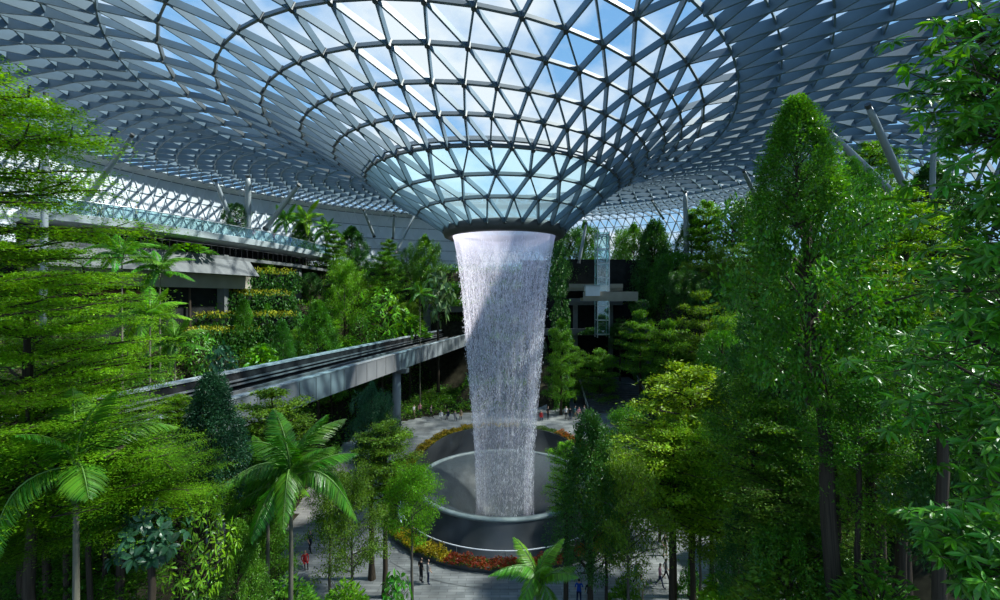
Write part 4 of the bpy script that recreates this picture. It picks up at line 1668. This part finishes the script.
# ------------------------------------------------------------------ nearer trees
LOW = [  # species, variant, px, y_top, y_bot, width, depth, colour, name, label
    # left foreground
    ('fine', 0, -62, 50, 330, 390, 10.5, 'bright', 'tiered_tree', 'large bright feathery tiered tree filling the upper left edge'),
    ('fine', 1, 28, 245, 410, 270, 15.5, 'lime', 'tiered_tree', 'wide yellow-green feathery tree in front of the west end of the track bridge'),
    ('fine', 1, 30, 395, 500, 300, 13.0, 'bright', 'tiered_tree', 'low wide feathery tree near the lower left edge'),
    ('fine', 0, 120, 440, 520, 190, 15.0, 'bright', 'tiered_tree', 'feathery tiered tree behind the yellow-shafted palm'),
    ('fine', 1, -10, 500, 560, 170, 14.0, 'mid', 'tiered_tree', 'dim lower tiered tree in the bottom left corner'),
    ('layered', 0, 178, 395, 440, 90, 20.0, 'yellow', 'tiered_tree', 'yellow-green tree growing against the track bridge girder'),
    ('conical', 0, 212, 374, 500, 78, 18.6, 'blue', 'conical_tree', 'dark blue-green conical tree in front of the track bridge'),
    ('layered', 1, 272, 388, 470, 120, 25.0, 'olive', 'tiered_tree', 'olive feathery tree rising behind the large feather palm'),
    ('layered', 2, 240, 430, 510, 110, 24.0, 'mid', 'tiered_tree', 'mid green tree left of the large feather palm'),
    ('dense', 1, 372, 383, 470, 52, 33.0, 'blue', 'bushy_tree', 'dark blue-green tree under the track bridge left of the basin'),
    ('layered', 0, 385, 420, 500, 95, 31.0, 'olive', 'tiered_tree', 'olive tiered tree beside the dark tree left of the basin'),
    ('airy', 0, 352, 470, 578, 78, 25.0, 'olive', 'open_tree', 'slender olive tree with open crown on the plaza, right of the large feather palm'),
    ('airy', 2, 330, 455, 535, 54, 26.5, 'mid', 'open_tree', 'slender green tree close behind the right fronds of the large feather palm'),
    ('airy', 1, 412, 460, 540, 66, 28.0, 'bright', 'open_tree', 'slender light green young tree standing against the basin rim'),
    ('airy', 1, 266, 505, 590, 62, 23.0, 'mid', 'open_tree', 'small green tree under the large feather palm'),
    ('broad', 0, 150, 508, 560, 74, 14.0, 'blue', 'broad_leaved_tree', 'glossy blue-green broad-leaved tree below the yellow-shafted palm'),
    ('whorl', 2, 198, 490, 600, 74, 15.5, 'bright', 'long_leaved_tree', 'bright green leafy tree at the bottom, left of the large feather palm'),
    ('dense', 0, 238, 520, 620, 66, 17.5, 'mid', 'bushy_tree', 'green bushy tree at the bottom beneath the large feather palm'),
    ('dense', 1, 180, 455, 510, 90, 19.5, 'dark', 'bushy_tree', 'dark tree between the yellow-shafted palm and the blue-green conical tree'),
    ('layered', 1, 100, 540, 610, 130, 15.5, 'mid', 'tiered_tree', 'mid green low tree among the dark trunks at the bottom left'),
    ('dense', 2, 40, 560, 640, 140, 16.5, 'deep', 'bushy_tree', 'deep green bush among the dark trunks in the bottom left corner'),
    ('shrub', 0, 285, 575, 625, 80, 21.0, 'mid', 'shrub', 'green shrub at the bottom edge left of the pale path'),
    ('shrub', 1, 345, 580, 620, 60, 22.0, 'bright', 'shrub', 'bright shrub at the bottom edge on the pale path'),
    ('broad', 1, 396, 575, 620, 34, 21.0, 'deep', 'broad_leaved_plant', 'large-leaved plant at the bottom edge in front of the plaza'),
    # centre
    ('conical', 1, 590, 412, 574, 92, 27.0, 'dark', 'conical_tree', 'dark conical tree right of the basin with pale side sprays'),
    ('layered', 2, 566, 440, 510, 54, 28.0, 'bright', 'tiered_tree', 'small bright tiered tree left of the dark conical tree'),
    ('airy', 0, 628, 455, 575, 86, 25.5, 'olive', 'open_tree', 'olive open tree on the plaza right of the dark conical tree'),
    ('layered', 0, 692, 362, 500, 165, 31.0, 'yellow', 'tiered_tree', 'big bright yellow-green tiered tree right of the basin'),
    ('layered', 2, 672, 425, 520, 140, 28.0, 'yellow', 'tiered_tree', 'lower yellow-green tree in front of the big yellow-green one'),
    ('airy', 1, 700, 470, 560, 90, 28.0, 'olive', 'open_tree', 'thin olive tree on the pale path below the yellow-green trees'),
    ('layered', 1, 735, 440, 540, 110, 26.0, 'lime', 'tiered_tree', 'lime tree between the pale path and the tall trunk'),
    ('dense', 2, 735, 370, 450, 60, 29.0, 'dark', 'bushy_tree', 'dark tree beside the big yellow-green tiered tree'),
    ('shrub', 0, 690, 560, 600, 30, 29.0, 'deep', 'shrub', 'rounded dark shrub on the pale path'),
    ('shrub', 1, 625, 575, 610, 40, 27.0, 'mid', 'shrub', 'green shrub at the bottom under the olive open tree'),
    ('shrub', 2, 725, 570, 620, 60, 25.0, 'bright', 'shrub', 'light green shrub at the bottom right of the pale path'),
    # right
    ('conical', 0, 797, 98, 225, 92, 15.5, 'deep', 'conical_tree', 'tall dark conical tree rising against the roof at the right'),
    ('dense', 1, 808, 168, 400, 175, 16.6, 'deep', 'bushy_tree', 'broad dark tree crown beneath the tall conical top'),
    ('dense', 1, 853, 158, 255, 62, 21.0, 'deep', 'bushy_tree', 'leafy green tree crown right beside the tall conical tree'),
    ('dense', 1, 770, 300, 420, 90, 23.0, 'dark', 'bushy_tree', 'shadowed tree left of the tall trunk'),
    ('layered', 1, 905, 190, 270, 120, 25.0, 'yellow', 'tiered_tree', 'yellow-green tiered tree below the leaning grey columns'),
    ('layered', 0, 870, 142, 200, 80, 40.0, 'mid', 'tiered_tree', 'green tree top seen between the two leaning columns'),
    ('layered', 2, 880, 262, 350, 150, 22.0, 'olive', 'tiered_tree', 'olive tiered tree right of the tall trunk'),
    ('whorl', 0, 870, 330, 420, 100, 17.0, 'deep', 'long_leaved_tree', 'deep green long-leaved tree right of the tall trunk'),
    ('dense', 0, 900, 290, 420, 110, 20.0, 'mid', 'bushy_tree', 'mid green tree behind the long-leaved trees at the right'),
    ('layered', 1, 775, 400, 500, 130, 21.0, 'mid', 'tiered_tree', 'dim tiered tree around the tall trunk'),
    ('layered', 2, 790, 470, 560, 150, 19.5, 'olive', 'tiered_tree', 'olive low tiered tree behind the tall trunk'),
    ('airy', 1, 870, 420, 540, 120, 17.0, 'mid', 'open_tree', 'mid green open tree between the two brown trunks'),
    ('dense', 2, 800, 520, 630, 110, 18.0, 'deep', 'bushy_tree', 'deep green bush around the foot of the tall trunk'),
    ('shrub', 0, 790, 545, 625, 120, 17.5, 'olive', 'shrub', 'speckled olive shrub at the bottom left of the tall trunk'),
    ('shrub', 1, 880, 560, 640, 110, 15.0, 'mid', 'shrub', 'green shrub at the bottom right of the tall trunk'),
    ('airy', 2, 945, 460, 560, 130, 15.0, 'deep', 'open_tree', 'deep green open tree around the stout brown trunk'),
    ('dense', 1, 985, 400, 600, 150, 13.5, 'dark', 'bushy_tree', 'dark tree behind the long-leaved tree at the right edge'),
    ('dense', 0, 745, 500, 600, 70, 23.0, 'dark', 'bushy_tree', 'dark bushy tree right of the pale path'),
]
for (sp, v, px, y0, y1, w, d, col, nm, lab) in LOW:
    kw = {}
    if lab.startswith('large bright feathery'):
        kw = dict(trunk_r=.3, rz=.4)
    if nm == 'open_tree' or lab.startswith('slender'):
        kw = dict(trunk_r=.11, tmat=1)
    if 'broad dark tree crown' in lab:
        kw = dict(trunk_r=.2, lean=(-1.7, 0))
    if 'tall dark conical' in lab:
        kw = dict(trunk_r=.34, lean=(-1.9, 0))
    tree_px(sp, v, px, y0, y1, w, d, col, nm, lab, 'shrub' if sp == 'shrub' else 'plant' if nm == 'broad_leaved_plant' else 'tree', **kw)

for i, (px, y0, y1, wd, d, sp, col, lab) in enumerate([
    (606, 425, 470, 34, 48, 'shrub', 'olive', 'yellowish shrub right of the basin behind the dark conical tree'),
    (628, 405, 470, 56, 46, 'airy', 'mid', 'green open tree at the foot of the stair'),
    (650, 395, 450, 44, 55, 'dense', 'dark', 'dark bushy tree at the right side of the stair'),
    (612, 440, 500, 60, 37, 'layered', 'mid', 'mid green tiered tree just right of the basin rim'),
    (660, 450, 520, 60, 38, 'layered', 'olive', 'olive tiered tree behind the orange flowers'),
]):
    tree_px(sp, i, px, y0, y1, wd, d, col, 'shrub' if sp == 'shrub' else 'tree', lab, 'shrub' if sp == 'shrub' else 'tree')

# bare trunks whose crowns merge overhead
for i, (px, d, y_top, r, w, col, lab) in enumerate([
    (47, 15, 420, .2, 120, 'mid', 'dark trunk with high crown at the bottom left, first from the left edge'),
    (66, 14.5, 430, .15, 110, 'bright', 'dark trunk with high crown at the bottom left, second from the left edge'),
    (90, 14, 440, .14, 100, 'mid', 'dark trunk with high crown at the bottom left, third from the left edge'),
    (104, 15, 450, .14, 110, 'mid', 'dark trunk with high crown at the bottom left, fourth from the left edge'),
    (120, 18, 455, .15, 100, 'deep', 'dark trunk with high crown at the bottom left, fifth from the left edge'),
    (675, 29, 420, .17, 70, 'olive', 'thin dark trunk on the pale path, first of three'),
    (693, 28, 425, .2, 80, 'lime', 'dark trunk wrapped in creeper on the pale path, second of three'),
    (712, 29, 420, .18, 80, 'mid', 'dark trunk on the pale path, third of three'),
    (752, 22, 380, .2, 100, 'mid', 'dark trunk at the right, just right of the pale path'),
    (858, 16, 380, .16, 110, 'deep', 'slim dark trunk close right of the tall trunk'),
    (940, 12, 330, .24, 150, 'deep', 'stout brown trunk near the right edge'),
    (606, 27, 470, .12, 50, 'mid', 'thin trunk right behind the dark conical tree'),
]):
    tree_px('airy', i, px, y_top, y_top + 95, w, d, col, 'tall_trunk_tree', lab, trunk_r=r)

palm(291, 482, 20.0, 3.4, 'large feather palm with arching fronds in front of the plaza', 18, 'deep', True, 1, None, .16)
palm(268, 476, 21.5, 2.4, 'feather palm with slim trunk just left behind the large feather palm', 9, 'mid', False, 2, None, .12)
palm(134, 498, 16.5, 2.0, 'small feather palm with bright yellow-green shaft at the lower left', 10, 'lime', True, 3, None, .14)
palm(76, 466, 12.3, 2.5, 'feather palm with one long arching frond at the left, before the track bridge', 8, 'deep', True, 4, None, .14)
palm(538, 585, 23.0, 2.6, 'feather palm at the bottom in front of the basin', 13, 'mid', True, 5, None, .14)

# long-leaved tree at the right edge, close to the viewer
def near_tree():
    x, y = 9.6, 7.6
    root = empty('long_leaved_tree', (x, y, 0.2))
    tag(root, 'tall tree with long pointed glossy leaves along the right edge', 'tree')
    rg = np.random.default_rng(77)
    o = bpy.data.objects.new('trunk', TRUNK[0])
    COL.objects.link(o)
    o.parent = root
    o.scale = (.22, .22, 26)
    L = Leaves()
    lines = []
    spots = [(985, 20, 7.2, 60), (955, 28, 7.6, 30), (960, 95, 7.4, 55), (985, 70, 7, 45), (935, 85, 7.8, 30), (975, 125, 7.2, 50), (950, 130, 7.8, 36), (990, 170, 7, 45), (965, 195, 7.6, 40), (1000, 110, 6.8, 45),
             (975, 250, 7.2, 45), (940, 280, 7.8, 36), (985, 300, 7.2, 50), (950, 330, 7.6, 42), (915, 350, 8.2, 36), (985, 380, 7.2, 50), (940, 395, 7.8, 40), (905, 420, 8.4, 28), (975, 440, 7.2, 42), (990, 230, 7, 40),
             (950, 545, 7.4, 36), (935, 535, 7.8, 30), (985, 560, 7, 36), (965, 575, 7.4, 30), (1000, 480, 6.8, 40), (1010, 330, 7, 40), (1015, 200, 7, 40), (1015, 40, 7, 50), (1010, 540, 7, 40), (1010, 430, 7, 40)]
    for (px, py, d, rp) in spots:
        c0 = np.array(at(px + 12, py, d)) - np.array([x, y, 0.2])
        rad = rp / F * d
        st = np.array([0, 0, c0[2] - 1.0])
        mid = st * .4 + c0 * .6 + np.array([0, 0, -.12])
        lines.append(([tuple(st), tuple(mid), tuple(c0)], .05, .012))
        for h in range(20):
            q = c0 + rg.normal(size=3) * np.array([.6, .6, .42]) * rad
            lines.append(([tuple(c0 * .6 + mid * .4), tuple(q)], .012, .006))
            ax = unit(np.array([rg.normal() * .5 - .3, rg.normal() * .5 - .3, .8]))
            sx = unit(np.cross(ax, np.array([.3, .4, .8])))
            sy = np.cross(ax, sx)
            m = 13
            b = 2 * PI * np.arange(m) / m * 1.618
            d_ = unit(sx * np.cos(b)[:, None] + sy * np.sin(b)[:, None] + ax * rg.uniform(-.3, .5, m)[:, None] + np.array([0, 0, -.3]))
            ln = rg.uniform(.15, .3, m)
            L.add(q + d_ * ln[:, None] * .55, d_, ax + rg.normal(size=(m, 3)) * .3, ln, ln * .27)
    f = link('foliage', L.mesh('foliage', M['gloss_leaf'], True), root)
    f.color = (0.075, 0.27, 0.014, 1)
    link('branches', bark_skeleton(lines, M['bark'], 'branches'), root)


near_tree()


# ------------------------------------------------------------------ people
import bmesh


def person_mesh(pose, shirt, pants, seed, long_hair=False):
    rg = random.Random(seed)
    if pose == 'sit':
        hip, kn, an, toe = 0.46, [(-.1, -.42, .48), (.1, -.42, .48)], [(-.1, -.46, .08), (.1, -.46, .08)], [(-.11, -.6, .04), (.11, -.6, .04)]
    elif pose == 'walk':
        hip, kn, an, toe = 0.92, [(-.1, -.14, .5), (.1, .06, .5)], [(-.1, -.24, .09), (.1, .3, .14)], [(-.1, -.4, .04), (.1, .2, .04)]
    else:
        hip, kn, an, toe = 0.94, [(-.1, -.02, .5), (.11, -.03, .5)], [(-.11, .02, .08), (.13, 0, .08)], [(-.13, -.14, .035), (.15, -.16, .035)]
    P = [((0, 0, hip), (.15, .11)), ((0, .01, hip + .2), (.13, .1)), ((0, .01, hip + .42), (.16, .11)), ((0, 0, hip + .52), (.075, .07)), ((0, -.02, hip + .6), (.055, .055)), ((0, -.03, hip + .69), (.085, .1)), ((0, -.02, hip + .78), (.07, .08))]
    E = [(0, 1), (1, 2), (2, 3), (3, 4), (4, 5), (5, 6)]

    def chain(start, pts):
        i = start
        for p, r in pts:
            P.append((p, (r, r) if not isinstance(r, tuple) else r))
            E.append((i, len(P) - 1))
            i = len(P) - 1
    for s in (0, 1):
        chain(0, [(((-.09, .09)[s], 0, hip - .08), .085), (kn[s], .06), (an[s], .042), (toe[s], .035)])
        sx = (-1, 1)[s]
        sw = rg.uniform(-.12, .12) + (0.12 * sx if pose == 'walk' else 0)
        el = (sx * .25, sw * .5 + .02, hip + .2)
        ha = (sx * .24, sw - .12, hip - .02) if pose != 'sit' else (sx * .16, -.3, hip + .06)
        chain(2, [((sx * .19, .01, hip + .44), .055), (el, .042), (ha, .032), ((ha[0], ha[1] - .04, ha[2] - .08), .03)])
    bm = bmesh.new()
    lay = bm.verts.layers.skin.verify()
    vs = []
    for i, (p, r) in enumerate(P):
        v = bm.verts.new(p)
        v[lay].radius = r
        v[lay].use_root = i == 0
        vs.append(v)
    for a, b in E:
        bm.edges.new((vs[a], vs[b]))
    me = bpy.data.meshes.new('person_skeleton')
    bm.to_mesh(me)
    bm.free()
    o = bpy.data.objects.new('tmp', me)
    COL.objects.link(o)
    o.modifiers.new('skin', 'SKIN')
    sb = o.modifiers.new('sub', 'SUBSURF')
    sb.levels = sb.render_levels = 1
    dg = bpy.context.evaluated_depsgraph_get()
    out = bpy.data.meshes.new_from_object(o.evaluated_get(dg))
    bpy.data.objects.remove(o)
    out.materials.clear()
    for m in (M['skin'], shirt, pants, M['hair']):
        out.materials.append(m)
    for f in out.polygons:
        x, y, z = f.center
        if z > hip + .62:
            f.material_index = 3 if (y > -.02 or z > hip + .8) else 0
        elif z > hip + .52:
            f.material_index = 0
        elif abs(x) > .21 and z < hip + .22 and pose != 'sit':
            f.material_index = 0
        elif z > hip - .02:
            f.material_index = 1
        else:
            f.material_index = 2
        f.use_smooth = True
    return out


CL = {k: plain('cloth_' + k, c, .85, 0, .2, .1, 4) for k, c in dict(white=(.7, .7, .7), black=(.02, .02, .022), red=(.42, .03, .03), blue=(.02, .07, .4), pink=(.55, .25, .3), grey=(.2, .2, .21), navy=(.02, .03, .07), teal=(.03, .2, .22), tan=(.35, .26, .16)).items()}


def person(px, d, pose, sh, pa, label, rz=0.0, z=None, seed=0, dy=0):
    x = (px - 500) / F * d
    o = link('person', person_mesh(pose, CL[sh], CL[pa], seed + int(px)))
    o.location = (x, d, ground(x, d) if z is None else z)
    if z is None and math.hypot(x - AX, d - AY) < 13.2:
        o.location.z += .03
    o.rotation_euler = (0, 0, rz)
    tag(o, label, 'person')


person(421, 32.6, 'stand', 'black', 'black', 'person in black standing by the yellow flowers in front of the basin', 2.4)
person(428, 32.4, 'stand', 'grey', 'navy', 'person in grey standing by the yellow flowers, beside one in black', 2.0)
person(310, 36.5, 'walk', 'navy', 'black', 'person in navy walking on the pale path left of the slender olive tree', 1.0)
person(305, 34.5, 'sit', 'red', 'black', 'person in red sitting low on the pale path right of the large feather palm', .6, z=0.0)
person(579, 30.2, 'stand', 'blue', 'navy', 'person in bright blue at the bottom edge under the dark conical tree', 3.0)
person(589, 30.0, 'stand', 'black', 'grey', 'person in black at the bottom edge beside the one in bright blue', 3.3)
person(660, 32.0, 'walk', 'pink', 'navy', 'person in pink walking on the pale path beneath the yellow-green trees', 1.2)
person(666, 32.6, 'walk', 'grey', 'black', 'person in grey walking close beside the one in pink', 1.4)
person(665, 36.0, 'stand', 'black', 'tan', 'person in black standing on the pale path behind the walking pair', .3)
person(641, 30.6, 'stand', 'white', 'tan', 'person in white at the bottom edge left of the walking pair', 2.7)
person(636, 32.2, 'walk', 'teal', 'black', 'person in teal at the bottom edge just behind the one in white', .7)
for px, d, po, sh, pa, lab, rz in [
    (566, 60.5, 'stand', 'white', 'black', 'person in white beyond the basin, leftmost of the group by the stair', .2),
    (570, 60.0, 'stand', 'black', 'navy', 'person in black beyond the basin, second of the group by the stair', 3.0),
    (575, 60.8, 'walk', 'teal', 'tan', 'person in teal beyond the basin in the middle of the group by the stair', 1.4),
    (579, 60.2, 'stand', 'pink', 'grey', 'person in pink beyond the basin, fourth of the group by the stair', .5),
    (584, 61.0, 'walk', 'grey', 'black', 'person in grey beyond the basin, rightmost of the group by the stair', 2.0),
    (541, 60.2, 'sit', 'red', 'navy', 'person in red sitting on the back kerb just right of the waterfall', .1),
    (548, 60.4, 'stand', 'black', 'black', 'person in black standing on the back plaza just right of the waterfall', .8),
    (414, 61.5, 'walk', 'white', 'tan', 'person in white walking on the back plaza near the bridge pier', 1.1),
    (420, 62.5, 'stand', 'pink', 'navy', 'person in pink on the back plaza near the bridge pier', .3),
    (431, 61.2, 'walk', 'grey', 'black', 'person in grey walking on the back plaza midway to the waterfall', 1.8),
    (441, 60.4, 'sit', 'white', 'grey', 'person in white sitting on the back plaza left of the waterfall, first of four', .1),
    (448, 60.8, 'sit', 'navy', 'black', 'person in navy sitting on the back plaza left of the waterfall, second of four', -.2),
    (455, 60.2, 'sit', 'grey', 'navy', 'person in grey sitting on the back plaza left of the waterfall, third of four', .3),
    (461, 60.9, 'sit', 'tan', 'black', 'person in tan sitting on the back plaza left of the waterfall, nearest it', 0),
]:
    person(px, d, po, sh, pa, lab, rz)
for k, (i, sh, pa, lab, off) in enumerate([
    (11, 'white', 'tan', 'person in white at the rail of the glass walkway, west end', 1.0), (13, 'grey', 'black', 'person in grey at the west end of the glass walkway, behind the one in white', 2.0), (18, 'tan', 'navy', 'person in tan on the glass walkway midway between its west end and the columns', 1.2),
    (40, 'red', 'black', 'person in red on the glass walkway below the first small palm', 1.0), (44, 'blue', 'navy', 'person in blue on the glass walkway between the small palms', 1.1), (27, 'white', 'black', 'person in white on the glass walkway close left of the leaning column', 1.0),
    (36, 'pink', 'grey', 'person in pink on the glass walkway just right of the upright column', 1.2)]):
    p = WALK[i]
    person(500 + F * (p.x - off) / p.y, p.y, 'stand' if k % 2 else 'walk', sh, pa, lab, k * 1.1, z=p.z)

# ------------------------------------------------------------------ light, sky, camera
w = bpy.data.worlds.new('sky')
SC.world = w
w.use_nodes = True
nt = w.node_tree
nt.nodes.clear()
out = N(nt, 'ShaderNodeOutputWorld')
bg = N(nt, 'ShaderNodeBackground')
tc = N(nt, 'ShaderNodeTexCoord')
sp = N(nt, 'ShaderNodeSeparateXYZ')
nt.links.new(tc.outputs['Generated'], sp.inputs[0])
grad = ramp(nt, sp.outputs[2], [(0.0, (0.4, 0.63, 0.86)), (0.3, (0.25, 0.52, 0.86)), (1.0, (0.09, 0.3, 0.7))])
zz = N(nt, 'ShaderNodeMath', operation='ADD')
zz.inputs[1].default_value = 0.22
nt.links.new(sp.outputs[2], zz.inputs[0])
pr = N(nt, 'ShaderNodeVectorMath', operation='DIVIDE')
cmb = N(nt, 'ShaderNodeCombineXYZ')
for k in range(3):
    nt.links.new(zz.outputs[0], cmb.inputs[k])
nt.links.new(tc.outputs['Generated'], pr.inputs[0])
nt.links.new(cmb.outputs[0], pr.inputs[1])
mp = N(nt, 'ShaderNodeMapping')
mp.inputs['Location'].default_value = (0.6, 0.15, 0)
nt.links.new(pr.outputs[0], mp.inputs[0])
nz = N(nt, 'ShaderNodeTexNoise')
nz.inputs['Scale'].default_value = 1.6
nz.inputs['Detail'].default_value = 9
nz.inputs['Roughness'].default_value = 0.55
nt.links.new(mp.outputs[0], nz.inputs['Vector'])
# more cloud toward the bank straight ahead
dt = N(nt, 'ShaderNodeVectorMath', operation='DOT_PRODUCT')
dt.inputs[1].default_value = Vector((0.05, 0.86, 0.5)).normalized()
nt.links.new(tc.outputs['Generated'], dt.inputs[0])
bias = N(nt, 'ShaderNodeMapRange')
bias.inputs[1].default_value = 0.82
bias.inputs[2].default_value = 1.0
bias.inputs[3].default_value = -0.02
bias.inputs[4].default_value = 0.16
nt.links.new(dt.outputs['Value'], bias.inputs[0])
sm = N(nt, 'ShaderNodeMath', operation='ADD')
nt.links.new(nz.outputs['Fac'], sm.inputs[0])
nt.links.new(bias.outputs[0], sm.inputs[1])
cr = ramp(nt, sm.outputs[0], [(0.52, (0, 0, 0)), (0.68, (1, 1, 1))])
mx = N(nt, 'ShaderNodeMixRGB')
mx.inputs[2].default_value = (0.92, 0.94, 0.97, 1)
nt.links.new(cr.outputs[0], mx.inputs[0])
nt.links.new(grad.outputs[0], mx.inputs[1])
nt.links.new(mx.outputs[0], bg.inputs[0])
bg.inputs[1].default_value = 1.0
nt.links.new(bg.outputs[0], out.inputs[0])

sl = bpy.data.lights.new('sun', 'SUN')
sl.energy = 10
sl.angle = math.radians(2.2)
sl.color = (1.0, 0.95, 0.86)
so = bpy.data.objects.new('sun', sl)
COL.objects.link(so)
az, el = math.radians(0), math.radians(51)       # from the right
sv = Vector((math.cos(el) * math.cos(az), math.cos(el) * math.sin(az), math.sin(el)))
so.location = sv * 150 + Vector((0, 45, 0))
so.rotation_euler = sv.to_track_quat('Z', 'Y').to_euler()

cd = bpy.data.cameras.new('camera')
cd.sensor_width = 36
cd.lens = 36 * F / 1000
cd.clip_end = 600
cam = bpy.data.objects.new('camera', cd)
COL.objects.link(cam)
cam.location = (0, 0, EYE)
cam.rotation_euler = (PI / 2, 0, 0)
SC.camera = cam

vs = SC.view_settings
vs.view_transform = 'Standard'
vs.look = 'None'
vs.exposure = 0.1
vs.gamma = 1.0
vs.use_curve_mapping = False
SC.cycles.use_denoising = True
SC.cycles.max_bounces = 8
SC.cycles.transparent_max_bounces = 16
